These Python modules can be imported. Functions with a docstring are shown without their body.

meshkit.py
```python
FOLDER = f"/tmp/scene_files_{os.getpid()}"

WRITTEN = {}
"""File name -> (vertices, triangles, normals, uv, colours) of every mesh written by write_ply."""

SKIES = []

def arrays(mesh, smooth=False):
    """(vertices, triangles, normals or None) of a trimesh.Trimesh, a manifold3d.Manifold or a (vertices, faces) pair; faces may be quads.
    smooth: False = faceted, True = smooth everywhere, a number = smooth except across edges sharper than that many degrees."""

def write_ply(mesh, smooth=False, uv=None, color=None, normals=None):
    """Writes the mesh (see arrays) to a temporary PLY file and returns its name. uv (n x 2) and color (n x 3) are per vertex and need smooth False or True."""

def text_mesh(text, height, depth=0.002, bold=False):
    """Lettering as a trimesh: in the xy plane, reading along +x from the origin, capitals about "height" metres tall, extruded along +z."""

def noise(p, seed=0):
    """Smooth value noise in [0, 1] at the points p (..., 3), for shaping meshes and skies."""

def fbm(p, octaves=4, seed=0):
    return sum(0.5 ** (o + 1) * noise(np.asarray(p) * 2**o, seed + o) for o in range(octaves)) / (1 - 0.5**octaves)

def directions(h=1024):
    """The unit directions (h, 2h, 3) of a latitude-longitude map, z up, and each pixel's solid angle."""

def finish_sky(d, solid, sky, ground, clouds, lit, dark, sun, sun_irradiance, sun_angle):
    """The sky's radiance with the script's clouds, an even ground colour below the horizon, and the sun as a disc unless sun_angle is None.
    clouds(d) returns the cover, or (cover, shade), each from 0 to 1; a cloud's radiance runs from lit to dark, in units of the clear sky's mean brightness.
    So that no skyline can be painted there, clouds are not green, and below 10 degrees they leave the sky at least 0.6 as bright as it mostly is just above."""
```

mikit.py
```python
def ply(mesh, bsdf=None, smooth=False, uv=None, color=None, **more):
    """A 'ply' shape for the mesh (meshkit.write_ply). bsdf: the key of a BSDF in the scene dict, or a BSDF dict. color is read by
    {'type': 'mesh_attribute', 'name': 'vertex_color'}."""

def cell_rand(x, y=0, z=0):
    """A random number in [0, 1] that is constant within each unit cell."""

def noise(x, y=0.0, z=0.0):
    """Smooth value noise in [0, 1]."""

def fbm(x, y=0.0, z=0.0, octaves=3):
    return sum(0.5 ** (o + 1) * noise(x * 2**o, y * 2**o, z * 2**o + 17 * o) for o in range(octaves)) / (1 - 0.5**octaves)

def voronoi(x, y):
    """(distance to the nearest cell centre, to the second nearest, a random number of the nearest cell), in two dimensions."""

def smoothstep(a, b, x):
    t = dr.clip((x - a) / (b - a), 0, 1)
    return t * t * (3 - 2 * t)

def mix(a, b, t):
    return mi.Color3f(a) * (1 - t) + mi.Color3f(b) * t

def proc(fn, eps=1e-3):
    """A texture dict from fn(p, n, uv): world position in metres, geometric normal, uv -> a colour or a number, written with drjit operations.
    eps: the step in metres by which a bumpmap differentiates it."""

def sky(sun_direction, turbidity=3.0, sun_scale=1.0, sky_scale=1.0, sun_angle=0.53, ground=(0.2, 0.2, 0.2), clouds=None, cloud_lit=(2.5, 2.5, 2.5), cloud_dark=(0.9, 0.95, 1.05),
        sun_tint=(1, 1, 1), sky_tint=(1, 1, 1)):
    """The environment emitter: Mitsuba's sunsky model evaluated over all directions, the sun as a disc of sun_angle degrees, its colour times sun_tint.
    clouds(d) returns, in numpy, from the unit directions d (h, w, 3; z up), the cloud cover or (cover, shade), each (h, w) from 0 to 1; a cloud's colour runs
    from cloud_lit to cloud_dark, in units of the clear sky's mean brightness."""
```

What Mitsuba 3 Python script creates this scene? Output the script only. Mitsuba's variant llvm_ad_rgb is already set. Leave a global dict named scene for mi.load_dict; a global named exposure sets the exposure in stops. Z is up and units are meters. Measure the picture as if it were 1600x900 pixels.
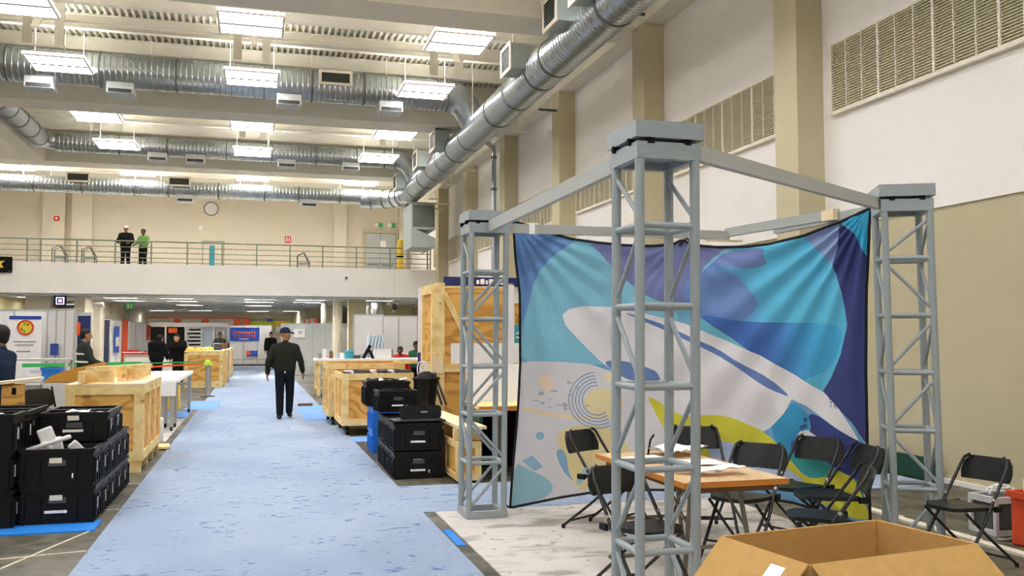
import math, random
import numpy as np, trimesh, drjit as dr, mitsuba as mi, mikit, meshkit
import manifold3d as m3
from mikit import noise, fbm, voronoi, cell_rand, smoothstep, mix, proc
from shapely.geometry import Polygon
from shapely.ops import unary_union

T = mi.ScalarTransform4f
def ply(mesh, m, smooth=False, **kw): return mikit.ply(mesh, 'mat_' + m, smooth, **kw)
random.seed(7); rng = np.random.default_rng(7)
scene, labels = {}, {}

# ---------------------------------------------------------------- camera, light levels, exposure
CAM = np.array([0, 0, 1.62]); YAW, PITCH = 0.27614, 0.05480
DIR = np.array([math.sin(YAW) * math.cos(PITCH), math.cos(YAW) * math.cos(PITCH), math.sin(PITCH)])
scene['camera'] = {'type': 'perspective', 'fov_axis': 'x', 'fov': 2 * math.degrees(math.atan(800 / 1420.0)), 'near_clip': 0.05, 'far_clip': 300.0,
                   'to_world': T().look_at(origin=CAM.tolist(), target=(CAM + DIR).tolist(), up=[0, 0, 1])}
exposure = 0.80
HIGHBAY = [12.0, 12.0, 12.5]      # radiance of the high-bay trays
UPLIGHT = [8.6, 8.6, 8.6]           # radiance of the light they throw up through their open tops
RIMGLOW = [3.4, 2.6, 2.7]        # radiance of the translucent sides of the high-bay housings
TROFFER = [50.0, 49.0, 47.0]      # radiance of the low ceiling's troffers

# ---------------------------------------------------------------- materials
def S(r, g, b):
    return [float((c / 255 / 12.92) if c / 255 <= 0.04045 else ((c / 255 + 0.055) / 1.055) ** 2.4) for c in (r, g, b)]
def rgb(c): return {'type': 'rgb', 'value': list(c)}
def mat(key, col, rough=0.6, metal=0.0, **kw):
    scene['mat_' + key] = {'type': 'twosided', 'bsdf': {'type': 'principled', 'base_color': col if isinstance(col, dict) else rgb(col), 'roughness': rough, 'metallic': metal, 'specular': kw.pop('specular', 0.4), **kw}}
    return key
def diffuse(key, col):
    scene['mat_' + key] = {'type': 'twosided', 'bsdf': {'type': 'diffuse', 'reflectance': col if isinstance(col, dict) else rgb(col)}}
    return key

def f_wall(c, amp=0.05):
    def f(p, n, uv):
        k = 1 - amp + 2 * amp * fbm(p.x * 0.9, p.y * 0.9, p.z * 0.9, 3) + 0.03 * (noise(p.x * 40, p.y * 40, p.z * 40) - 0.5)
        return mi.Color3f(*c) * k
    return proc(f)
WALLC = S(238, 234, 227)
diffuse('paint_white', f_wall(WALLC))
diffuse('paint_tan', f_wall(S(192, 182, 150)))
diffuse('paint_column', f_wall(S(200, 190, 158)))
diffuse('paint_ceiling', S(236, 232, 218))
diffuse('paint_deck', S(204, 200, 182))
diffuse('paint_back', f_wall(S(220, 212, 194)))

def f_concrete(p, n, uv):
    a = fbm(p.x * 0.8, p.y * 0.8, 3.0, 4); b = fbm(p.x * 7, p.y * 7, 1.0, 3)
    c = mix(S(58, 56, 48), S(104, 100, 86), smoothstep(0.3, 0.75, a * 0.6 + b * 0.4))
    scr = smoothstep(0.80, 0.86, noise(p.x * 3 + 4 * fbm(p.y * 0.6, p.x * 0.4, 5.0, 2), p.y * 45, 2.0))
    return c * (1 + 0.2 * scr)
mat('concrete', proc(f_concrete), 0.45)
def f_carpet(p, n, uv):
    base = mix(S(132, 148, 172), S(156, 168, 186), fbm(p.x * 1.3, p.y * 0.9, 0.0, 3))
    w = fbm(p.x * 3.0, p.y * 3.0, 9.0, 2)
    fl = noise(p.x * 9.0 + 2 * w, p.y * 17 + 2 * w, 4.0) * 0.62 + noise(p.x * 26, p.y * 40, 7.0) * 0.38
    big = smoothstep(0.30, 0.62, fbm(p.x * 1.7, p.y * 2.2, 13.0, 2))
    k = smoothstep(0.695, 0.81, fl) * (0.2 + 0.7 * big)
    fine = noise(p.x * 110, p.y * 110, 2.0) - 0.5
    return mix(base, mi.Color3f(S(92, 114, 152)), k) * (1 + 0.10 * fine)
mat('carpet', proc(f_carpet), 0.95, specular=0.1)
def f_blue(p, n, uv):
    return mi.Color3f(*S(120, 158, 210)) * (0.85 + 0.3 * fbm(p.x * 6, p.y * 6, 0.0, 3))
mat('carpet_blue', proc(f_blue), 0.95, specular=0.1)
mat('mat_blue', S(36, 126, 214), 0.7)
def f_vinyl(p, n, uv):
    a = fbm(p.x * 2.2 + fbm(p.x, p.y * 3, 0.0, 2), p.y * 5, 0.0, 4)
    c = mix(S(196, 191, 184), S(152, 145, 136), smoothstep(0.48, 0.78, a))
    sp = smoothstep(0.86, 0.9, noise(p.x * 14, p.y * 22, 6.0))
    return mix(c, mi.Color3f(S(120, 110, 100)), sp * 0.55)
mat('vinyl_floor', proc(f_vinyl), 0.7, specular=0.2)

def f_ply_wood(p, n, uv):
    w = fbm(p.x * 1.6, p.y * 1.6, p.z * 2.4, 2)
    g = 0.5 + 0.5 * dr.sin(60.0 * (p.z * 0.35 + 0.55 * w) + 5 * fbm(p.x * 2.2, p.y * 2.2, p.z * 9, 2))
    kn = smoothstep(0.83, 0.9, noise(p.x * 4.2, p.y * 4.2, p.z * 6.5))
    c = mix(S(224, 174, 94), S(184, 124, 54), smoothstep(0.45, 1.0, g) * 0.7)
    return mix(c, mi.Color3f(S(136, 84, 42)), kn * 0.6)
mat('plywood', proc(f_ply_wood), 0.6, specular=0.25)
def f_pine(p, n, uv):
    g = fbm(p.x * 9, p.y * 9, p.z * 9, 3)
    kn = smoothstep(0.86, 0.92, noise(p.x * 7, p.y * 7, p.z * 7))
    c = mix(S(240, 216, 156), S(218, 184, 116), smoothstep(0.3, 0.8, g))
    return mix(c, mi.Color3f(S(150, 100, 60)), kn * 0.7)
mat('pine', proc(f_pine), 0.6, specular=0.25)
mat('pine_pale', S(240, 216, 176), 0.6, specular=0.2)
def f_card(p, n, uv):
    return mi.Color3f(*S(188, 150, 92)) * (0.93 + 0.14 * fbm(p.x * 30, p.y * 30, p.z * 30, 2))
mat('cardboard', proc(f_card), 0.85, specular=0.1)
mat('cardboard_dark', S(190, 140, 62), 0.85, specular=0.1)
def f_tabletop(p, n, uv):
    g = fbm(p.x * 18, p.y * 2.5, p.z * 5, 3)
    return mix(S(214, 184, 142), S(196, 162, 120), g)
mat('table_wood', proc(f_tabletop), 0.5)
mat('table_edge', S(196, 124, 50), 0.5)
mat('truss_grey', S(150, 159, 160), 0.45, specular=0.4)
mat('bar_grey', S(172, 174, 168), 0.6)
mat('galv', S(178, 186, 188), 0.26, 0.88)
mat('galv_dull', S(176, 186, 180), 0.5, 0.45)
mat('galv_seam', S(120, 124, 118), 0.5, 0.6)
mat('black_plastic', S(13, 14, 13), 0.42, specular=0.3)
mat('black_chair', S(20, 23, 22), 0.36, specular=0.4)
mat('black_metal', S(26, 26, 26), 0.35, specular=0.5)
mat('black_cord', S(14, 14, 15), 0.7)
mat('grey_dark', S(72, 76, 76), 0.55)
mat('grey_mid', S(136, 140, 138), 0.55)
mat('steel', S(186, 186, 178), 0.35, 0.7)
mat('bronze_leg', S(126, 122, 106), 0.35, 0.5)
mat('white_plastic', S(240, 238, 234), 0.45)
mat('white_paper', S(244, 242, 240), 0.8, specular=0.1)
mat('fixture_white', S(240, 228, 222), 0.5)
mat('panel_white', S(232, 230, 228), 0.6, specular=0.2)
mat('panel_grey', S(196, 200, 198), 0.6, specular=0.2)
mat('panel_frame', S(188, 190, 186), 0.4, 0.3)
mat('louver', S(206, 200, 172), 0.6)
mat('louver_frame', S(226, 218, 200), 0.6)
mat('dark_gap', S(24, 26, 24), 0.8, specular=0.1)
mat('grille_dark', S(58, 62, 56), 0.6)
mat('navy', S(28, 40, 96), 0.6); mat('navy_dark', S(24, 34, 58), 0.7); mat('royal', S(40, 70, 160), 0.5)
mat('orange', S(232, 96, 40), 0.5); mat('red', S(212, 50, 40), 0.5); mat('lime', S(196, 214, 60), 0.5); mat('green', S(60, 178, 90), 0.5)
mat('yellow', S(232, 196, 60), 0.5); mat('purple', S(76, 58, 140), 0.6); mat('teal', S(60, 160, 176), 0.5); mat('blue_plastic', S(40, 122, 214), 0.4)
mat('dark_green', S(18, 66, 46), 0.5); mat('rail_green', S(132, 140, 116), 0.45, 0.2); mat('door_grey', S(186, 192, 190), 0.5)
mat('acoustic', S(198, 208, 216), 0.9, specular=0.1); mat('brown', S(120, 84, 58), 0.7); mat('orange_red', S(206, 74, 34), 0.5)
mat('skin_dark', S(112, 74, 54), 0.6); mat('skin_light', S(206, 152, 122), 0.6); mat('skin_mid', S(168, 116, 88), 0.6)
mat('hair', S(26, 22, 20), 0.7); mat('hair_grey', S(190, 186, 180), 0.7); mat('eye', S(20, 18, 18), 0.3); mat('lip', S(140, 80, 70), 0.6)
mat('cloth_black', S(24, 25, 25), 0.85, specular=0.1); mat('cloth_olive', S(38, 40, 32), 0.8, specular=0.15); mat('cloth_navy', S(34, 46, 66), 0.85, specular=0.1)
mat('cloth_dark', S(26, 32, 38), 0.85, specular=0.1); mat('cloth_green', S(108, 150, 78), 0.85, specular=0.1); mat('cloth_forest', S(46, 100, 76), 0.85, specular=0.1)
mat('cloth_red', S(206, 56, 46), 0.85, specular=0.1); mat('cloth_grey', S(46, 54, 48), 0.85, specular=0.1); mat('reflective', S(214, 216, 190), 0.4)
diffuse('foot_white', S(230, 230, 230))

# ---------------------------------------------------------------- mesh helpers
def box(x0, x1, y0, y1, z0, z1):
    b = trimesh.creation.box([abs(x1 - x0), abs(y1 - y0), abs(z1 - z0)]); b.apply_translation([(x0 + x1) / 2, (y0 + y1) / 2, (z0 + z1) / 2]); return b
def obox(c, s, rz=0.0, rx=0.0, ry=0.0):
    b = trimesh.creation.box(s)
    M = trimesh.transformations.euler_matrix(rx, ry, rz, 'sxyz'); b.apply_transform(M); b.apply_translation(c); return b
def rbox(c, s, r=0.02, rz=0.0, rx=0.0, ry=0.0, n=6):
    x, y, z = [max(v / 2 - r, 1e-4) for v in s]
    pts = []
    sp = trimesh.creation.icosphere(subdivisions=1, radius=r).vertices
    for i in (-1, 1):
        for j in (-1, 1):
            for k in (-1, 1): pts.append(sp + [i * x, j * y, k * z])
    b = trimesh.convex.convex_hull(np.vstack(pts)); b.apply_transform(trimesh.transformations.euler_matrix(rx, ry, rz, 'sxyz')); b.apply_translation(c); return b
def tube(p, q, r, n=10, r2=None):
    p, q = np.array(p, float), np.array(q, float); d = q - p; L = np.linalg.norm(d)
    return path([p, q], r, n, r2)
def path(pts, r, n=8, r2=None, closed=False):
    P = np.array(pts, float); N = len(P)
    t = np.gradient(P, axis=0) if N > 2 else np.tile(P[1] - P[0], (2, 1))
    if closed: t = np.roll(P, -1, 0) - np.roll(P, 1, 0)
    t = t / np.maximum(np.linalg.norm(t, axis=1, keepdims=True), 1e-9)
    a0 = np.array([0, 0, 1.0]) if abs(t[0][2]) < 0.9 else np.array([1.0, 0, 0])
    A = []
    a = np.cross(t[0], a0); a /= np.linalg.norm(a)
    for i in range(N):
        a = a - t[i] * np.dot(a, t[i]); a /= max(np.linalg.norm(a), 1e-9); A.append(a)
    A = np.array(A); B = np.cross(t, A)
    rad = np.linspace(r, r if r2 is None else r2, N) if np.ndim(r) == 0 else np.array(r)
    ang = np.arange(n) * 2 * np.pi / n
    V = P[:, None] + rad[:, None, None] * (np.cos(ang)[None, :, None] * A[:, None] + np.sin(ang)[None, :, None] * B[:, None])
    V = V.reshape(-1, 3); F = []
    M = N if closed else N - 1
    for i in range(M):
        i2 = (i + 1) % N
        for j in range(n):
            k = (j + 1) % n
            F += [[i * n + j, i * n + k, i2 * n + k], [i * n + j, i2 * n + k, i2 * n + j]]
    if not closed:
        V = np.vstack([V, P[0], P[-1]]); c0, c1 = len(V) - 2, len(V) - 1
        for j in range(n):
            k = (j + 1) % n
            F += [[c0, k, j], [c1, (N - 1) * n + j, (N - 1) * n + k]]
    m = trimesh.Trimesh(V, F, process=False); return m
def cat(*ms):
    l = []
    for m in ms: l += list(m) if isinstance(m, (list, tuple)) else [m]
    return trimesh.util.concatenate(l)
def extrude(poly, h): return trimesh.creation.extrude_polygon(Polygon(poly) if not hasattr(poly, 'area') else poly, h, engine='earcut')
def xf(m, tx=0, ty=0, tz=0, rz=0, rx=0, ry=0, s=1):
    m = m.copy(); m.apply_scale(s); m.apply_transform(trimesh.transformations.euler_matrix(rx, ry, rz, 'sxyz')); m.apply_translation([tx, ty, tz]); return m

# ---------------------------------------------------------------- scene helpers
_n = {}
def numbered(base):
    k = _n.get(base, -1) + 1; _n[base] = k
    return base if k == 0 else f'{base}_{k:03d}'
def thing(name, label, cat_, group=None):
    k = numbered(name); labels[k] = {'label': label, 'category': cat_}
    if group: labels[k]['group'] = group
    return k
def part(parent, name, mesh, m, smooth=False, label=None, to=None, kind=None, **kw):
    k = numbered(f'{parent}__{name}')
    scene[k] = ply(mesh, m, smooth, **kw)
    if to is not None: scene[k]['to_world'] = to
    if label or kind:
        labels[k] = {}
        if label: labels[k]['label'] = label
        if kind: labels[k]['kind'] = kind
    return k
def solo(name, label, cat_, mesh, m, smooth=False, group=None, kind=None, to=None, **kw):
    k = thing(name, label, cat_, group); scene[k] = ply(mesh, m, smooth, **kw)
    if to is not None: scene[k]['to_world'] = to
    if kind: labels[k]['kind'] = kind
    return k
def struct(name, mesh, m, label=None, smooth=False):
    k = numbered(name); scene[k] = ply(mesh, m, smooth)
    labels[k] = {'kind': 'structure', 'label': label or name.replace('_', ' '), 'category': name.split('_')[0]}
    return k
class Proto:
    """The parts of one kind of thing, each a ply dict that every copy shares."""
    def __init__(self): self.parts = []
    def add(self, name, mesh, m, smooth=False, label=None, kind=None):
        self.parts.append((name, ply(mesh, m, smooth), label, kind)); return self
    def place(self, key, to):
        used = {}
        for name, d, lab, kind in self.parts:
            k = numbered(f'{key}__{name}'); scene[k] = {**d, 'to_world': to}
            if lab or kind:
                labels[k] = {}
                if lab: labels[k]['label'] = lab
                if kind: labels[k]['kind'] = kind
        return key
def at(x, y, z=0.0, deg=0.0, s=1.0):
    t = T().translate([x, y, z]).rotate([0, 0, 1], deg)
    return t.scale([s, s, s]) if s != 1.0 else t

# ================================================================ SETTING
XW = 7.46                                   # right wall
XL = -14.0; Y0, YB = -9.0, 45.0; ZD = 8.9   # left wall, rear wall, back wall, roof deck
struct('floor', box(-20, XW + 0.3, Y0, 60, -0.2, 0.0), 'concrete', 'bare grey brown concrete hall floor')
struct('wall_right', box(XW, XW + 0.3, Y0, YB + 0.3, 3.10, ZD + 0.3), 'paint_white', 'tall cream upper wall on the right')
struct('wall_right_lower', box(XW + 0.025, XW + 0.3, Y0, 60, 0.0, 3.10), 'paint_tan', 'tan painted lower wall on the right')
struct('wall_left', box(XL - 0.3, XL, Y0, YB + 0.3, 0, ZD + 0.3), 'paint_white')
struct('wall_rear', box(XL, XW, Y0 - 0.3, Y0, 0, ZD + 0.3), 'paint_white')
struct('wall_back', box(XL, XW, YB, YB + 0.3, 3.6, ZD + 0.3), 'paint_back', 'cream back wall above the gallery')
struct('baseboard_right', box(XW - 0.02, XW + 0.03, Y0, 36, 0, 0.05), 'paint_white', 'pale strip along the foot of the right wall')

# corrugated roof deck
xs, zs = [], []
x = XL; pitch = 0.15
while x < XW:
    xs += [x, x + 0.05, x + 0.065, x + 0.135]; zs += [0, 0, 0.075, 0.075]; x += pitch
xs.append(x); zs.append(0)
xs, zs = np.array(xs), np.array(zs) + ZD
V = np.vstack([np.stack([xs, xs * 0 + Y0, zs], 1), np.stack([xs, xs * 0 + YB, zs], 1)]); N = len(xs)
F = [[i, i + 1, N + i + 1] for i in range(N - 1)] + [[i, N + i + 1, N + i] for i in range(N - 1)]
struct('ceiling', trimesh.Trimesh(V, F, process=False), 'paint_deck', 'corrugated cream steel roof deck')
struct('roof_cover', box(XL, XW, Y0, YB, ZD + 0.2, ZD + 0.3), 'paint_deck', 'roof above the corrugated deck')

# pilasters on the right wall and the wall beam above them
COLY = [10.67, 15.68, 20.68, 25.69, 30.7, 35.7]
for i, yc in enumerate([5.6, 0.6] + COLY):
    struct('pilaster', box(7.05, XW + 0.1, yc, yc + 0.55, 0, 7.62), 'paint_column', 'square tan pilaster on the right wall')
struct('wall_beam', box(7.03, XW, Y0, YB, 7.62, ZD), 'paint_ceiling', 'cream beam along the top of the right wall')
BEAMS = [(-4.1, -3.2, 7.6), (5.8, 6.7, 7.6), (15.95, 16.9, 7.6), (25.35, 26.4, 7.7), (34.45, 35.45, 7.75)]
for y0, y1, zb in BEAMS:
    struct('roof_beam', box(XL, 7.03, y0, y1, zb, ZD + 0.02), 'paint_ceiling', 'broad cream concrete beam across the hall')
struct('roof_beam', box(-7.55, -7.05, 26.4, 34.45, 7.75, ZD), 'paint_ceiling', 'cream beam along the left of the hall')
struct('roof_beam', box(-7.55, -7.05, 16.9, 25.35, 7.75, ZD), 'paint_ceiling', 'cream beam along the left of the hall')
def ibeam(x0, x1, y, z0, z1, w=0.16, t=0.02):
    return cat(box(x0, x1, y - w / 2, y + w / 2, z0, z0 + t), box(x0, x1, y - w / 2, y + w / 2, z1 - t, z1), box(x0, x1, y - 0.008, y + 0.008, z0 + t, z1 - t))
edges = [Y0] + [b for bb in BEAMS for b in bb[:2]] + [YB]
for a, b in zip(edges[0::2], edges[1::2]):
    n = max(int(round((b - a) / 1.75)), 2)
    for k in range(1, n):
        y = a + (b - a) * k / n
        struct('roof_joist', ibeam(XL, 7.03, y, ZD - 0.34, ZD), 'paint_ceiling', 'cream steel joist under the roof deck')

# back wall pilasters, gallery (balcony) and its underside
for a, b in ((-9.2, -8.28), (-8.0, -7.15), (3.64, 4.26), (6.85, 7.2)):
    struct('pilaster', box(a, b, YB - 0.35, YB + 0.05, 4.17, ZD), 'paint_back', 'cream pilaster on the back wall above the gallery')
struct('gallery_floor', box(XL, XW, 36.3, YB, 3.25, 4.17), 'paint_white', 'gallery slab across the back of the hall')
struct('gallery_front', box(XL, 7.05, 36.22, 36.42, 3.24, 4.36), 'paint_white', 'plain cream gallery front')
struct('trim_4', box(5.36, 5.375, 36.21, 36.22, 3.26, 4.35), 'panel_grey', 'thin vertical joint in the gallery front')
struct('ceiling_low', box(-20, XW, 36.42, 60, 3.19, 3.24), 'acoustic', 'low tiled ceiling under the gallery')
for k in range(9):
    y = 37.6 + 2.4 * k
    struct('trim_1', box(-13, XW, y, y + 0.03, 3.17, 3.195), 'panel_grey', 'thin ceiling rail under the gallery')
struct('wall_far', box(-20, XW, 57.9, 58.2, 0, 3.3), 'paint_back', 'far wall under the gallery')
struct('trim_2', extrude([(57.1, 3.2), (57.9, 3.2), (57.9, 2.78), (57.6, 2.78)], 8.6).apply_transform(np.array([[0, 0, 1, -6.2], [1, 0, 0, 0], [0, 1, 0, 0], [0, 0, 0, 1.0]])), 'paint_back', 'sloping pelmet on the far wall')
for i, (a, b) in enumerate(((37.2, 39.2), (41.0, 43.6), (45.6, 48.0), (50.0, 57.9))):
    struct('wall_side', box(-6.5, -6.15, a, b, 0, 3.2), 'paint_back', 'pier of the recessed side wall under the gallery')
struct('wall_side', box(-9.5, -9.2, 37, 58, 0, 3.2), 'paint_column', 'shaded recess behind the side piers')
struct('pillar', box(-8.2, -7.34, 37.4, 38.3, 0, 3.25), 'paint_back', 'square pillar under the gallery on the left')
struct('pillar', box(3.72, 4.42, 37.6, 38.3, 0, 3.25), 'paint_column', 'square pillar under the gallery on the right')
struct('pillar', path([(3.42, 39.5, 0), (3.42, 39.5, 3.22)], 0.2, 20), 'paint_back', 'round pillar under the gallery on the right', 40)
struct('pillar', path([(2.95, 41.0, 0), (2.95, 41.0, 3.22)], 0.12, 16), 'paint_back', 'thin round pillar under the gallery on the right', 40)
a, b = np.array([2.2, 57.8]), np.array([3.6, 44.0]); d = b - a; L = np.linalg.norm(d); c = (a + b) / 2
struct('wall_angle', obox([c[0], c[1], 1.6], [L, 0.1, 3.2], math.atan2(d[1], d[0])), 'paint_tan', 'angled wall at the far right under the gallery')
struct('wall_behind_right', box(5.2, 7.4, 44.0, 44.2, 0, 3.2), 'paint_tan')
struct('trim_3', box(-20, XW, 60, 60.2, 0, 3.3), 'paint_tan')

# floor coverings
solo('aisle_carpet', 'pale blue flecked aisle carpet running to the back, with an arm behind the banner', 'carpet',
     cat(box(-1.19, 1.53, 0, 38, 0, 0.008), box(-1.19, 1.05, 38, 54, 0, 0.008), box(1.53, 7.3, 8.42, 9.94, 0, 0.008)), 'carpet')
solo('vinyl_floor', 'mottled white booth floor under the table and chairs', 'floor mat', box(1.64, 4.60, 1.0, 8.40, 0, 0.010), 'vinyl_floor')
k = thing('floor_strip', 'cream edging strip on the floor beyond the cardboard box, right of the booth floor', 'edging strip')
for i in range(5):
    y = 3.2 + i * 0.95; part(k, 'strip', box(5.43 + 0.03 * i, 5.53 + 0.03 * i, y, y + 0.94, 0, 0.02), 'louver_frame')
solo('floor_tape', 'short piece of blue tape beside the white booth floor', 'tape', box(1.55, 1.62, 7.02, 7.62, 0, 0.006), 'mat_blue')
solo('floor_mat', 'bright blue mat under the black crates on the left', 'mat', box(-4.2, -1.27, 8.38, 8.86, 0, 0.012), 'mat_blue')
for i, (x0, x1, y0, y1, lab) in enumerate(((-1.5, -0.78, 21.6, 24.6, 'darker blue carpet patch at the left aisle edge below the stanchion'),
                                           (0.98, 1.75, 18.2, 22.2, 'darker blue carpet patch at the right edge of the aisle beside the walking man'),
                                           (1.53, 2.4, 14.3, 15.1, 'blue carpet patch under the wheeled wooden crate'),
                                           (-3.2, -1.3, 19.6, 21.4, 'blue carpet patch under the white-topped trestle table'))):
    solo('carpet_patch', lab, 'carpet', box(x0, x1, y0, y1, 0.0085 if i < 2 else 0, 0.012), 'carpet_blue')
solo('vinyl_floor', 'beige booth floor under the trestle table left of the aisle', 'floor mat', box(-3.4, -1.3, 15.2, 19.4, 0, 0.010), 'vinyl_floor')
for i, (p, q) in enumerate((((-1.8, 11.05), (-1.2, 10.95)), ((-1.5, 9.36), (-1.2, 9.38)), ((-3.2, 7.25), (-1.2, 7.62)), ((-1.75, 7.0), (-1.3, 8.4)))):
    d = np.array(q) - p; c = (np.array(q) + p) / 2
    solo('floor_line', ['pale chalk line on the concrete by the left wooden crate', 'pale chalk line on the concrete beside the crate stack', 'long pale line on the concrete at the lower left', 'faint slanted line on the concrete at the lower left'][i], 'floor line',
         obox([c[0], c[1], 0.003], [np.linalg.norm(d), 0.018, 0.006], math.atan2(d[1], d[0])), 'paint_back')

# ================================================================ CEILING FIXTURES
# high-bay lights: a square housing that holds two glowing trays
LZ = 7.75
def frame(x0, x1, y0, y1, z0, z1, w):
    return cat(box(x0, x1, y0, y0 + w, z0, z1), box(x0, x1, y1 - w, y1, z0, z1), box(x0, x0 + w, y0 + w, y1 - w, z0, z1), box(x1 - w, x1, y0 + w, y1 - w, z0, z1))
light_parts = Proto()
light_parts.add('housing', cat(frame(-.62, .62, -.64, .64, 0, .1, .03), box(-.59, .59, -.04, .04, 0, .1), box(-.60, .60, -.62, .62, .06, .075)), 'fixture_white')
for sx in (-.5, .5):
    light_parts.add('rod', tube((sx, 0, .075), (sx, 0, ZD - LZ - .01), .012, 6), 'paint_ceiling')
tray = trimesh.Trimesh([[-.585, -.28, 0], [.585, -.28, 0], [.585, .28, 0], [-.585, .28, 0]], [[0, 2, 1], [0, 3, 2]], process=False)
light_parts.add('divider', box(-.585, .585, -.035, .035, -.012, .0), 'grey_mid')
light_parts.add('ballast', box(-.5, .5, -.05, .05, .075, .14), 'fixture_white')
tray_up = trimesh.Trimesh([[-.56, -.26, 0], [.56, -.26, 0], [.56, .26, 0], [-.56, .26, 0]], [[0, 1, 2], [0, 2, 3]], process=False)
v = np.array([[-.625, -.645], [.625, -.645], [.625, .645], [-.625, .645]])
V = np.vstack([np.column_stack([v, v[:, :1] * 0 + .02]), np.column_stack([v, v[:, :1] * 0 + .085])])
rim = trimesh.Trimesh(V, [f for i in range(4) for f in ([i, (i + 1) % 4, 4 + (i + 1) % 4], [i, 4 + (i + 1) % 4, 4 + i])], process=False)
emit_rim = {'type': 'area', 'radiance': rgb(RIMGLOW)}
emit_up = {'type': 'area', 'radiance': rgb(UPLIGHT)}
emit = {'type': 'area', 'radiance': rgb(HIGHBAY)}
LX = [-8.47, -4.31, -.142, 4.02]; LY = [36.15, 31.12, 27.23, 22.16, 18.27, 13.2, 9.3, 4.2, .3, -4.8, 40.04]
rown = ['row above the gallery front', 'fourth row back', 'third row back', 'second row back', 'nearest visible row']
coln = ['far left', 'left file', 'middle file', 'right file']
ordl = ['two', 'three', 'four', 'five', 'six', 'seven', 'eight', 'nine', 'ten', 'eleven', 'one']
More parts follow.
